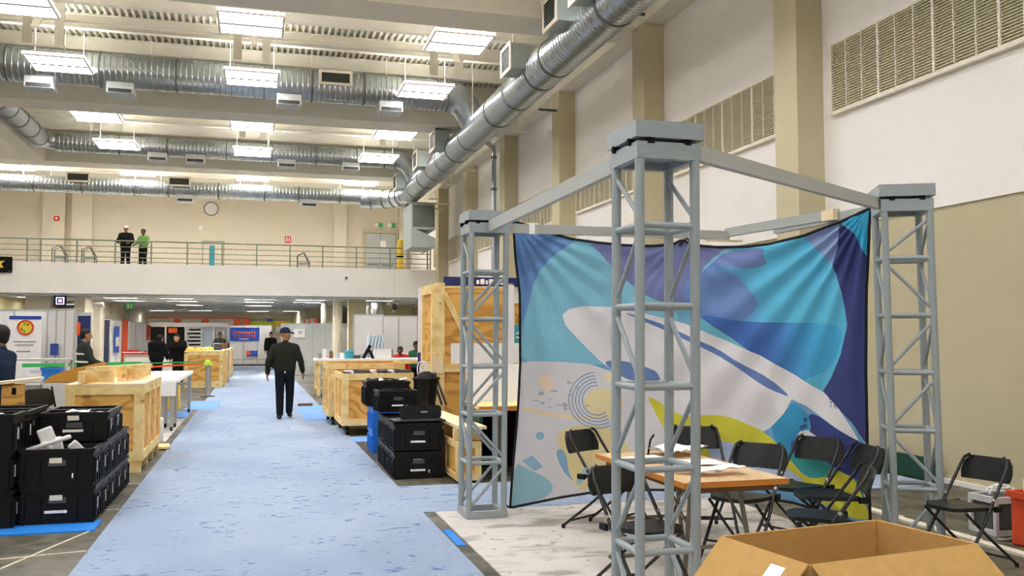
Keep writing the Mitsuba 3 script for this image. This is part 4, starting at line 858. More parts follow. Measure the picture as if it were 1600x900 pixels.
# desk and boards behind the left tower
k = thing('display_desk', 'low wooden desk with an orange edge behind the left truss tower', 'desk')
part(k, 'top', box(2.54, 3.6, 10.35, 11.3, .78, .82), 'pine'); part(k, 'edge', box(2.53, 3.61, 10.33, 10.35, .765, .82), 'table_edge')
part(k, 'side', box(2.55, 2.59, 10.4, 11.25, 0, .78), 'dark_green'); part(k, 'side', box(3.54, 3.58, 10.4, 11.25, 0, .78), 'dark_gap'); part(k, 'back', box(2.59, 3.54, 11.2, 11.24, 0, .78), 'dark_gap'); part(k, 'leg', box(2.86, 2.98, 10.9, 11.0, 0, .78), 'bronze_leg')
for i, (c, s, rx, lab) in enumerate((([2.92, 11.5, 1.42], [.95, .03, .26], 0, 'white board standing level behind the desk near the left tower'), ([3.0, 11.15, 1.05], [.85, .02, .48], -.25, 'white tilted board leaning on the wooden desk, lower one'), ([3.18, 11.30, .98], [.5, .02, .30], -.4, 'white tilted board on the desk at the banner side'))):
    solo('white_board', lab, 'board', obox(c, s, 0, rx), 'panel_white')
solo('board_stand', 'slim grey stand that carries the level white board behind the desk', 'stand', box(2.85, 2.95, 11.52, 11.58, 0, 1.45), 'grey_mid')
solo('wall_panel', 'tall white display panel post beside the banner behind the left tower', 'display panel', box(3.28, 3.42, 11.95, 12.02, 0, 2.34), 'panel_white')
k = thing('beach_poster', 'narrow teal and yellow poster board between the left tower and the banner', 'poster')
part(k, 'sheet', box(3.46, 3.72, 12.1, 12.12, 1.30, 1.80), 'teal'); part(k, 'lower_sheet', box(3.46, 3.72, 12.1, 12.12, 1.05, 1.30), 'lime'); part(k, 'plywood', box(3.44, 3.74, 12.13, 12.15, 1.8, 2.1), 'plywood'); part(k, 'stand', box(3.5, 3.54, 12.13, 12.17, 0, 1.8), 'dark_gap'); part(k, 'stand', box(3.66, 3.7, 12.13, 12.17, 0, 1.8), 'dark_gap')
for i in range(4): part(k, 'wave', obox([3.59, 12.095, 1.38 + .11 * i], [.22, .008, .025], 0, 0, .3 * (-1) ** i), 'panel_white')
k = thing('booth_header', 'dark blue booth header board with white letters above the tall plywood crate', 'header board')
part(k, 'board', box(3.06, 4.5, 15.0, 15.06, 2.50, 2.65), 'navy'); part(k, 'post', box(3.1, 3.16, 15.06, 15.12, 0, 2.6), 'panel_frame'); part(k, 'post', box(4.4, 4.46, 15.06, 15.12, 0, 2.6), 'panel_frame'); part(k, 'back_wall', box(3.16, 4.4, 15.07, 15.1, .0, 2.48), 'panel_white')
for i, (x, w) in enumerate(((3.62, .05), (3.69, .07), (3.78, .04), (3.84, .07), (3.93, .05), (4.0, .08))): part(k, 'letter', box(x, x + w, 14.985, 15.0, 2.53, 2.60 + .02 * (i % 2)), 'white_paper')
k = thing('pull_up_banner', 'tall white pull-up banner with a purple foot behind the tall plywood crate', 'pull-up banner')
part(k, 'sheet', box(2.80, 3.06, 16.0, 16.02, 1.36, 2.51), 'panel_white'); part(k, 'foot_print', box(2.80, 3.06, 16.0, 16.02, .10, 1.36), 'purple'); part(k, 'base', box(2.78, 3.08, 15.95, 16.08, 0, .1), 'grey_mid')

# ================================================================ LEFT OF THE AISLE, FARTHER BACK
k = thing('plywood_stand', 'plywood lectern-like stand with a tilted top behind the left edge crates', 'stand')
part(k, 'panel', box(-2.56, -2.34, 10.75, 10.78, 0, 1.13), 'plywood'); part(k, 'side', box(-2.56, -2.53, 10.78, 11.1, 0, 1.1), 'plywood'); part(k, 'top', obox([-2.42, 10.85, 1.16], [.46, .28, .03], .12, 0, -.10), 'pine_pale'); part(k, 'grip_hole', box(-2.46, -2.42, 10.745, 10.751, 1.02, 1.09), 'dark_gap')
FOLD = Proto()
FOLD.add('seat', xf(extrude(rounded(.40, .40, .08), .03), 0, .03, .45, 0, 1.2), 'black_chair', 35).add('backrest', xf(extrude(rounded(.40, .20, .06), .03), 0, .10, .78, 0, 1.3), 'black_chair', 35)
for s in (-.21, .21): FOLD.add('tube', path([(s, -.12, .0), (s, .10, .9)], .012, 8), 'black_metal').add('tube', path([(s * .9, .14, .0), (s * .9, -.02, .5)], .012, 8), 'black_metal')
for i, (x, y, a, lab) in enumerate(((-2.42, 12.15, 60, 'folded black chair leaning left of the left wooden crate'), (-2.75, 10.35, 10, 'black folding chair at the left picture edge behind the crates'))):
    k = thing('folded_chair', lab, 'chair'); FOLD.place(k, at(x, y, .012, a, 1.12))
k = thing('black_suitcase', 'black upright case with a beige edge in the gap behind the crate stacks', 'case'); part(k, 'shell', rbox([-2.06, 11.3, .42], [.30, .22, .84], .04), 'grey_dark'); part(k, 'edge', box(-1.93, -1.90, 11.17, 11.2, .3, .84), 'louver_frame')
k = thing('blue_tub', 'bright blue plastic tub beside the white booth panels', 'tub'); part(k, 'body', box(-3.02, -2.76, 14.9, 15.2, .98, 1.17), 'blue_plastic'); part(k, 'rim', frame(-3.04, -2.74, 14.88, 15.22, 1.14, 1.18, .03), 'blue_plastic')
k = thing('grey_shelf', 'grey metal shelf unit with a blue tub, left of the wooden crate', 'shelf')
for z in (.5, .95, 1.28): part(k, 'shelf', box(-4.2, -2.66, 14.85, 15.3, z, z + .03), 'panel_frame')
for x in (-4.18, -2.70): part(k, 'post', box(x, x + .04, 14.85, 14.9, 0, 1.3), 'panel_frame'); part(k, 'post', box(x, x + .04, 15.25, 15.3, 0, 1.3), 'panel_frame')
v = []
n = 12
for i in range(n + 1):
    t_ = i / n; v += [(-2.85 + .70 * t_, 14.2, 1.0 + .26 * t_ ** .6), (-2.85 + .70 * t_, 14.9, 1.0 + .26 * t_ ** .6)]
for i in range(n + 1):
    t_ = i / n; v += [(-2.85 + .70 * t_, 14.2, .99), (-2.85 + .70 * t_, 14.9, .99)]
m = trimesh.convex.convex_hull(np.array(v)); solo('cardboard_sheet', 'curved brown cardboard sheet leaning behind the left wooden crate', 'cardboard', m, 'cardboard_dark')
k = thing('pedestal', 'grey cabinet that carries the cardboard sheet behind the left wooden crate', 'cabinet'); part(k, 'body', box(-2.85, -2.2, 14.2, 14.85, 0, .985), 'panel_grey')
k = thing('white_jug', 'white plastic jug on the floor at the aisle edge behind the left wooden crate', 'jug'); part(k, 'body', rbox([-1.42, 15.0, .2], [.2, .16, .4], .04), 'white_plastic'); part(k, 'neck', tube((-1.42, 15.0, .4), (-1.42, 15.0, .47), .04, 10), 'white_plastic')
k = thing('trestle_table', 'long table with a white cover on grey wheeled legs left of the aisle', 'table')
part(k, 'cover', rbox([-1.78, 19.0, .86], [1.0, 4.6, .07], .015), 'white_paper'); part(k, 'skirt', box(-2.28, -1.28, 16.70, 16.72, .62, .83), 'panel_white')
for y in (16.9, 17.6, 21.0): 
    for x in (-1.36, -1.52) if y < 20 else (-1.34,):
        part(k, 'leg', box(x - .035, x + .035, y - .035, y + .035, .08, .83), 'steel'); part(k, 'castor', tube((x - .02, y, .045), (x + .02, y, .045), .045, 10), 'black_plastic')
for y in (17.2, 21.0): part(k, 'leg', box(-2.2, -2.13, y - .03, y + .03, 0, .83), 'steel')
part(k, 'rail', box(-2.2, -1.3, 20.97, 21.03, .6, .66), 'steel')
solo('yellow_box', 'yellow box under the far end of the white-covered table', 'box', box(-2.2, -1.62, 22.0, 22.4, 0, .62), 'yellow')
k = thing('stanchion', 'grey belt stanchion with a lime top at the left edge of the aisle', 'stanchion')
part(k, 'post', tube((-1.2, 26.4, .02), (-1.2, 26.4, .86), .075, 12), 'steel', 35); part(k, 'cap', path([(-1.2, 26.4, .86), (-1.2, 26.4, .93), (-1.16, 26.4, 1.0)], [.13, .13, .06], 12), 'lime', 35); part(k, 'base', tube((-1.2, 26.4, 0), (-1.2, 26.4, .03), .18, 16), 'grey_dark')
solo('barrier_belt', 'orange red barrier belt running left from the stanchion', 'belt', cat(bar((-1.25, 26.4, .92), (-2.6, 26.4, .84), .02, .05), bar((-2.6, 26.4, .84), (-4.6, 26.4, .82), .02, .07)), 'orange')
solo('barrier_belt', 'bright green barrier belt at the left above the wooden crate lid', 'belt', cat(bar((-5.4, 24.5, .95), (-2.7, 24.5, .98), .02, .09), bar((-2.7, 24.5, .98), (-1.3, 26.3, .97), .02, .03)), 'green')
solo('barrier_belt', 'blue grey barrier belt below the green belt', 'belt', bar((-5.0, 23.5, .83), (-2.28, 21.2, .84), .02, .06), 'acoustic')
# long pine counters
for i, (y0, y1, x1) in enumerate(((31.0, 34.2, -.95), (34.6, 38.2, -.92), (38.6, 43.5, -.90))):
    k = thing('pine_counter', ['pine crate counter left of the aisle beyond the stanchion, nearest of the row', 'pine crate counter, second of the row left of the aisle', 'pine crate counter, farthest of the row left of the aisle'][i], 'wooden crate', 'pine counters')
    wood_crate(k, x1 - 1.2, x1, y0, y1, .12, 1.18, mids=1, bw_=.12, zf=.009)
    part(k, 'leg', box(x1 + .001, x1 + .05, y0 + .4, y0 + .5, .009, 1.18), 'steel' if i else 'pine')
for i, (x, y, m_) in enumerate(((-2.0, 31.6, 'yellow'), (-1.75, 31.9, 'yellow'), (-1.45, 32.2, 'lime'), (-1.2, 33.0, 'grey_dark'), (-1.3, 35.2, 'white_plastic'), (-1.1, 36.3, 'brown'), (-1.4, 37.4, 'grey_mid'), (-1.1, 39.3, 'black_plastic'), (-1.2, 41.0, 'brown'))):
    solo('tool_case' if i > 2 else 'hard_hat', ['yellow hard hat on the pine counter, leftmost', 'yellow hard hat on the pine counter, middle one', 'lime hard hat on the pine counter, rightmost'][i] if i < 3 else f'small {["dark","white","brown","grey","black","tan"][i-3]} case on the row of pine counters', 'hard hat' if i < 3 else 'case',
         (trimesh.creation.icosphere(2, .16).apply_transform(np.diag([1, 1.2, .8, 1])).slice_plane([0, 0, 0], [0, 0, 1], cap=False).apply_translation([x, y, 1.20]) if i < 3 else rbox([x, y, 1.20 + .11], [.26, .34, .22], .03)), m_, 35 if i < 3 else False)

# ================================================================ BOOTH WALLS
def booth_wall(key, p, q, h, n, m='panel_white', z0=0.0, t=.04):
    p, q = np.array(p, float), np.array(q, float); d = q - p; L = np.linalg.norm(d); a = math.atan2(d[1], d[0])
    for i in range(n):
        c = p + d * (i + .5) / n; part(key, 'panel', obox([c[0], c[1], (h + z0) / 2], [L / n - .05, t * .6, h - z0 - .05], a), m)
    for i in range(n + 1):
        c = p + d * i / n; part(key, 'post', obox([c[0], c[1], h / 2], [.055, .055, h], a), 'panel_frame')
    for z in (h - .02, .35):
        c = (p + q) / 2; part(key, 'rail', obox([c[0], c[1], z], [L, .05, .05], a), 'panel_frame')
    return key
k = thing('booth_wall', 'white booth wall behind the man in navy at the far left', 'booth wall'); booth_wall(k, (-10.4, 29.9), (-5.9, 29.7), 2.45, 5)
k = thing('booth_wall', 'narrow white booth wall turning away right of the poster with the round logo', 'booth wall'); booth_wall(k, (-5.88, 29.68), (-4.98, 28.7), 2.47, 3)
k = thing('booth_wall', 'white booth wall with a dark navy panel beyond the first booth on the left', 'booth wall'); booth_wall(k, (-6.9, 41.6), (-6.4, 41.9), 2.45, 1); booth_wall(k, (-6.4, 41.9), (-5.95, 42.2), 2.42, 1, 'navy_dark'); booth_wall(k, (-5.95, 42.2), (-5.75, 44.1), 2.42, 2)
k = thing('booth_wall', 'long white booth wall with red uprights running along the left side', 'booth wall'); booth_wall(k, (-5.75, 44.4), (-5.66, 53.0), 2.42, 6)
part(k, 'red_upright', box(-5.70, -5.5, 44.2, 44.35, .1, 2.45), 'orange_red'); part(k, 'red_upright', box(-5.62, -5.45, 53.0, 53.2, .1, 2.3), 'orange_red')
k = thing('booth_wall', 'white framed booth front with dark openings at the far end left of the aisle', 'booth wall')
for x in (-5.9, -5.0, -3.9, -3.0, -2.3, -1.5): part(k, 'post', box(x - .05, x + .05, 56.9, 57.0, 0, 2.5), 'panel_white')
part(k, 'header', box(-5.95, -1.45, 56.86, 57.0, 2.26, 2.52), 'panel_white')
for x0, x1, m_ in ((-5.85, -5.05, 'dark_gap'), (-4.95, -3.95, 'dark_gap'), (-3.85, -3.05, 'panel_white'), (-2.95, -2.35, 'acoustic'), (-2.2, -1.55, 'panel_grey')): part(k, 'panel', box(x0, x1, 57.02, 57.06, 0, 2.26), m_)
for i in range(6): part(k, 'stripe', box(-3.8 + .1 * (i % 2), -3.05, 56.98, 57.015, .95 + .22 * i, 1.05 + .22 * i), 'dark_gap')
part(k, 'orange_sign', box(-4.85, -4.35, 56.8, 56.84, 1.9, 2.2), 'orange')
k = thing('end_panel', 'white panel wall with a blue poster at the end of the aisle', 'booth wall'); booth_wall(k, (-1.42, 56.0), (1.02, 56.0), 2.37, 3); part(k, 'foot', box(-1.4, 1.0, 55.9, 56.1, 0, .06), 'dark_gap')
k = thing('event_poster', 'blue poster with orange lettering on the white wall at the end of the aisle', 'poster'); part(k, 'sheet', box(-1.36, .30, 55.93, 55.96, 1.43, 2.22), 'royal')
for i in range(9): part(k, 'letter', box(-1.22 + .15 * i, -1.12 + .15 * i, 55.915, 55.93, 1.86 + .02 * (i % 2), 2.0), 'orange')
for i in range(9): part(k, 'letter', box(-1.22 + .15 * i, -1.13 + .15 * i, 55.915, 55.93, 1.68, 1.80), 'orange_red')
part(k, 'caption', box(-.85, -.30, 55.915, 55.93, 1.52, 1.58), 'white_paper')
k = thing('small_poster', 'small blue and orange picture low on the wall at the end of the aisle', 'poster'); part(k, 'sheet', box(-.42, .22, 55.93, 55.96, .52, .86), 'royal'); part(k, 'patch', box(-.42, -.2, 55.92, 55.93, .6, .86), 'orange')
k = thing('booth_wall', 'pale grey booth wall right of the walking man with a framed notice', 'booth wall'); booth_wall(k, (1.13, 40.6), (2.45, 40.5), 2.24, 1, 'panel_grey'); booth_wall(k, (2.45, 40.5), (4.1, 40.4), 2.26, 3, 'panel_grey')
k = thing('framed_notice', 'white framed notice on the pale grey booth wall', 'notice'); part(k, 'frame', box(1.60, 2.16, 40.42, 40.5, 1.60, 2.05), 'panel_frame'); part(k, 'sheet', box(1.64, 2.12, 40.40, 40.42, 1.64, 2.01), 'white_paper'); part(k, 'picture', box(1.84, 2.02, 40.385, 40.40, 1.78, 1.93), 'panel_grey')
k = thing('booth_wall', 'white booth wall right of the aisle with a tall narrow front panel', 'booth wall'); booth_wall(k, (3.44, 33.0), (4.47, 32.9), 2.47, 1); booth_wall(k, (4.5, 34.0), (6.6, 33.8), 2.45, 3); part(k, 'sign', box(3.86, 4.18, 32.86, 32.9, 1.30, 1.34), 'grey_dark')
k = thing('house_picture', 'small framed picture of a house shape against the white booth wall on the right', 'picture'); part(k, 'sheet', box(3.75, 4.15, 30.6, 30.63, 1.05, 1.42), 'panel_grey'); part(k, 'house', extrude([(-.1, 0), (.1, 0), (.1, .12), (0, .22), (-.1, .12)], .01).apply_transform(np.array([[1, 0, 0, 3.95], [0, 0, -1, 30.6], [0, 1, 0, 1.08], [0, 0, 0, 1.0]])), 'louver_frame'); part(k, 'stand', box(3.93, 3.97, 30.63, 30.67, 0, 1.1), 'grey_mid')
# posters on the left walls
k = thing('logo_poster', 'white roll-up poster with a round red and yellow emblem at the left', 'poster')
part(k, 'sheet', box(-6.88, -6.0, 29.45, 29.48, .25, 2.24), 'white_paper'); part(k, 'headline', box(-6.86, -6.02, 29.43, 29.45, 2.16, 2.26), 'royal'); part(k, 'stand', box(-6.9, -5.98, 29.35, 29.6, 0, .25), 'grey_mid')
cx, cz = -6.43, 1.92
part(k, 'emblem_ring', path([(cx + .2 * math.cos(a), 29.44, cz + .2 * math.sin(a)) for a in np.linspace(0, 6.283, 24, endpoint=False)], .03, 6, closed=True), 'orange_red'); part(k, 'emblem', tube((cx, 29.435, cz), (cx, 29.448, cz), .19, 24), 'yellow')
for i in range(7): part(k, 'emblem_spot', tube((cx + .11 * math.cos(i * .9), 29.42, cz + .11 * math.sin(i * .9)), (cx + .11 * math.cos(i * .9), 29.435, cz + .11 * math.sin(i * .9)), .035, 8), ['lime', 'red', 'green'][i % 3])
for i in range(3): part(k, 'text_line', box(cx - .30 + .04 * i, cx + .30 - .08 * i, 29.43, 29.45, 1.50 - .10 * i - (.08 if i == 2 else 0), 1.525 - .10 * i - (.08 if i == 2 else 0)), 'grey_mid')
k = thing('side_poster', 'dark blue and orange poster behind the worker in the reflective jacket', 'poster')
part(k, 'sheet', obox([-5.05, 30.6, 1.75], [.56, .03, 1.1], -.75), 'navy'); part(k, 'orange_patch', obox([-5.22, 30.74, 1.9], [.16, .05, .4], -.75), 'orange'); part(k, 'stand', obox([-5.05, 30.64, 1.2], [.62, .04, 2.4], -.75), 'panel_grey')
k = thing('side_poster', 'blue poster with a white shape on the white wall beyond the navy panel', 'poster'); part(k, 'sheet', obox([-5.79, 43.1, 1.55], [.75, .03, 1.15], 1.46), 'royal'); part(k, 'shape', obox([-5.76, 43.1, 1.45], [.45, .03, .4], 1.46), 'panel_white')
solo('blue_notice', 'small royal blue notice on the white booth wall above the blue tub', 'notice', obox([-5.62, 29.26, 1.28], [.34, .03, .34], -.82), 'royal')
# lit and hanging signs
k = thing('aisle_sign', 'dark blue hanging sign with a glowing white ring under the gallery', 'sign')
part(k, 'panel', box(-7.15, -6.72, 36.9, 36.96, 2.79, 3.2), 'navy_dark')
k_e = numbered(k + '__ring'); scene[k_e] = {**ply(cat(frame(-.14, .14, 0, .28, 0, .01, .035)).apply_transform(np.array([[1, 0, 0, -6.93], [0, 0, -1, 36.89], [0, 1, 0, 2.85], [0, 0, 0, 1.0]])), 'white_paper'), 'emitter': {'type': 'area', 'radiance': rgb([1.6, 1.5, 2.2])}}
k_e = numbered(k + '__symbol'); scene[k_e] = {**ply(cat(box(-.06, .06, 0, .01, .08, .2)).apply_translation([-6.93, 36.88, 2.85]), 'purple'), 'emitter': {'type': 'area', 'radiance': rgb([.9, .45, .8])}}
k = thing('exit_sign', 'green running-man exit sign under the low ceiling on the left', 'exit sign'); part(k, 'case', box(-5.42, -5.12, 43.0, 43.05, 2.88, 3.18), 'green'); part(k, 'figure', box(-5.36, -5.31, 42.985, 43.0, 2.94, 3.12), 'white_paper'); part(k, 'figure', box(-5.24, -5.19, 42.985, 43.0, 2.94, 3.12), 'white_paper')
# coloured fascia on the far wall
k = thing('shop_fascia', 'lit row of cream panels with orange squares on the far wall', 'fascia')
for i in range(9): part(k, 'panel', box(-6.1 + .65 * i, -5.48 + .65 * i, 57.5, 57.55, 2.42, 2.78), 'louver_frame')
for x in (-4.6, -3.05, -1.2, -.64): part(k, 'orange_square', box(x, x + .4, 57.44, 57.5, 2.42, 2.76), 'orange')
part(k, 'top_rail', box(-6.1, -.2, 57.46, 57.55, 2.78, 2.82), 'orange')
k = thing('shop_fascia', 'lime green fascia board on the far wall right of the orange squares', 'fascia'); part(k, 'board', box(-.15, 3.0, 57.5, 57.55, 2.30, 2.64), 'lime'); part(k, 'board', box(1.2, 2.1, 57.46, 57.5, 2.3, 2.66), 'yellow'); part(k, 'notice', box(1.25, 1.95, 57.4, 57.46, 1.95, 2.3), 'white_paper'); part(k, 'sign', box(.75, 1.05, 57.4, 57.46, 2.6, 2.78), 'royal')
k = thing('shop_fascia', 'orange and white lit panes on the angled wall above the grey booth wall', 'fascia')
for i, m_ in enumerate(('white_paper', 'orange', 'louver_frame', 'orange', 'louver_frame', 'orange')):
    part(k, 'pane', obox([2.62 + .075 * i, 52.6 - 1.1 * i, 2.35], [.9, .05, .55], math.atan2(-13.8, 1.4)), m_)
k = thing('vent_drum', 'round pale blue ventilation drum hanging under the gallery on the right', 'duct drum'); part(k, 'drum', path([(4.95, 39.5, 2.55), (4.95, 39.5, 3.15)], .5, 24), 'galv', 35); part(k, 'hanger', box(4.35, 4.42, 39.3, 39.4, 2.4, 3.2), 'dark_gap')
k = thing('camera_dome', 'white security camera on a pole under the gallery on the right', 'camera'); part(k, 'pole', tube((5.55, 37.5, 2.7), (5.55, 37.5, 3.2), .06, 10), 'panel_white'); part(k, 'dome', trimesh.creation.icosphere(2, .14).apply_translation([5.55, 37.4, 2.9]), 'grey_dark', True); part(k, 'arm', box(5.3, 5.7, 37.36, 37.46, 2.98, 3.06), 'panel_white')
solo('round_column_light', 'round ceiling lamp glowing by the recessed side wall on the left', 'lamp', path([(-6.0, 38.0, 2.86), (-5.6, 38.0, 2.9)], .1, 12), 'white_paper', 35)
# troffers of the low ceiling
tro = ply(trimesh.Trimesh([[-.58, -.14, 0], [.58, -.14, 0], [.58, .14, 0], [-.58, .14, 0]], [[0, 2, 1], [0, 3, 2]], process=False), 'fixture_white')
tfr = ply(frame(-.62, .62, -.18, .18, 0, .03, .04), 'fixture_white')
nT = 0
for y in (38.0, 40.6, 45.4, 54.6):
    for x in (-11.5, -8.0, -5.0, -2.95, .2, 2.2, 4.95):
        if (y > 50 and x not in (-5.0, -2.95, .2, 2.2)) or (y == 45.4 and x not in (-8.0, -2.95, .2, 4.95)): continue
        k = thing('troffer', f'flush ceiling panel light under the gallery, row {["nearest","second","third","farthest"][[38.0,40.6,45.4,54.6].index(y)]}, {["far left","second from the left","third from the left","fourth from the left","over the aisle","right of the aisle","far right"][[-11.5,-8.0,-5.0,-2.95,.2,2.2,4.95].index(x)]}', 'ceiling light', 'panel lights under the gallery')
        scene[k + '__frame'] = {**tfr, 'to_world': at(x, y, 3.155)}; scene[k + '__diffuser'] = {**tro, 'to_world': at(x, y, 3.165), 'emitter': {'type': 'area', 'radiance': rgb(TROFFER)}}

# ================================================================ RIGHT OF THE AISLE, FARTHER BACK
k = thing('work_counter', 'long white topped counter on pine posts right of the aisle, covered with small gear', 'counter')
part(k, 'top', box(1.66, 5.3, 26.0, 27.1, .98, 1.03), 'white_paper'); part(k, 'front_rail', box(1.66, 5.3, 25.98, 26.02, .88, .98), 'pine')
for x in (1.7, 2.25, 3.4, 5.2): part(k, 'post', box(x, x + .1, 26.02, 26.1, 0, .98), 'pine'); part(k, 'post', box(x, x + .1, 26.95, 27.05, 0, .98), 'pine')
part(k, 'shelf', box(1.7, 3.4, 26.1, 27.0, .18, .22), 'pine'); part(k, 'side_board', box(2.22, 2.30, 26.0, 27.05, .1, .98), 'pine')
gear = [('grey cup', 'cup', 1.80, 26.3, 'grey_mid', .05, .16), ('white flask', 'flask', 1.95, 26.5, 'white_plastic', .06, .28), ('brown bottle', 'bottle', 2.12, 26.4, 'brown', .05, .22), ('clear jar', 'jar', 2.3, 26.35, 'panel_grey', .06, .2), ('teal bucket', 'bucket', 2.62, 26.3, 'teal', .13, .24), ('dark tape roll', 'tape roll', 2.85, 26.3, 'grey_dark', .09, .1), ('white tin', 'tin', 2.45, 26.7, 'white_plastic', .08, .16), ('small steel can', 'can', 3.0, 26.6, 'steel', .05, .14)]
for nm, c_, x, y, m_, r, h in gear:
    solo(c_.replace(' ', '_'), f'{nm} standing on the white counter right of the walking man', c_, path([(x, y, 1.031), (x, y, 1.03 + h * .85), (x, y, 1.03 + h)], [r, r, r * .7], 12), m_, 35)
k = thing('power_tool', 'black power tool standing on the white counter beside the white case', 'power tool'); part(k, 'body', obox([3.12, 26.3, 1.22], [.09, .12, .42], 0, 0, .5), 'black_plastic'); part(k, 'handle', obox([3.25, 26.3, 1.14], [.08, .1, .26], 0, 0, -.4), 'black_plastic')
k = thing('white_case', 'white box case with a dark end on the white counter', 'case'); part(k, 'body', box(3.35, 3.82, 26.2, 26.6, 1.031, 1.30), 'white_plastic'); part(k, 'end', box(3.82, 3.85, 26.22, 26.58, 1.06, 1.28), 'grey_dark')
for i in range(5): solo('foam_sheet', f'pale blue foam sheet leaning behind the white case, {ordn[i]} from the left', 'foam sheet', obox([3.25 + .10 * i, 27.3, 1.32], [.05, .3, .78], 0, 0, .16), 'acoustic', group='foam sheets behind the white case')
k = thing('foam_rack', 'dark trestle behind the white counter that holds the foam sheets', 'trestle'); part(k, 'top', box(3.05, 3.95, 27.12, 27.5, .88, .92), 'grey_dark'); part(k, 'leg', box(3.1, 3.16, 27.2, 27.4, 0, .88), 'grey_dark'); part(k, 'leg', box(3.84, 3.9, 27.2, 27.4, 0, .88), 'grey_dark')
for i, (x, y) in enumerate(((4.7, 26.4), (4.95, 26.6), (5.15, 26.4))): solo('camera_case', ['dark camera-like device at the right end of the white counter', 'white device with a dark lens at the right end of the white counter', 'small black box at the far right of the white counter'][i], 'device', rbox([x, y, 1.12], [.18, .2, .17], .02), ['grey_dark', 'white_plastic', 'black_plastic'][i])
for i, (x, m_) in enumerate(((1.95, 'steel'), (2.75, 'yellow'), (3.1, 'grey_dark'))): solo('floor_machine', ['silver machine part standing on the shelf under the white counter', 'yellow and black machine on the shelf under the white counter', 'dark machine on the shelf under the white counter'][i], 'machine', cat(rbox([x, 26.5, .36], [.26, .3, .27], .03), tube((x, 26.4, .49), (x, 26.4, .78), .03, 8)), m_)
solo('timber_offcut', 'dark timber offcut on the carpet beside the wheeled crate', 'offcut', box(1.02, 1.36, 22.1, 22.25, .0, .07), 'brown')

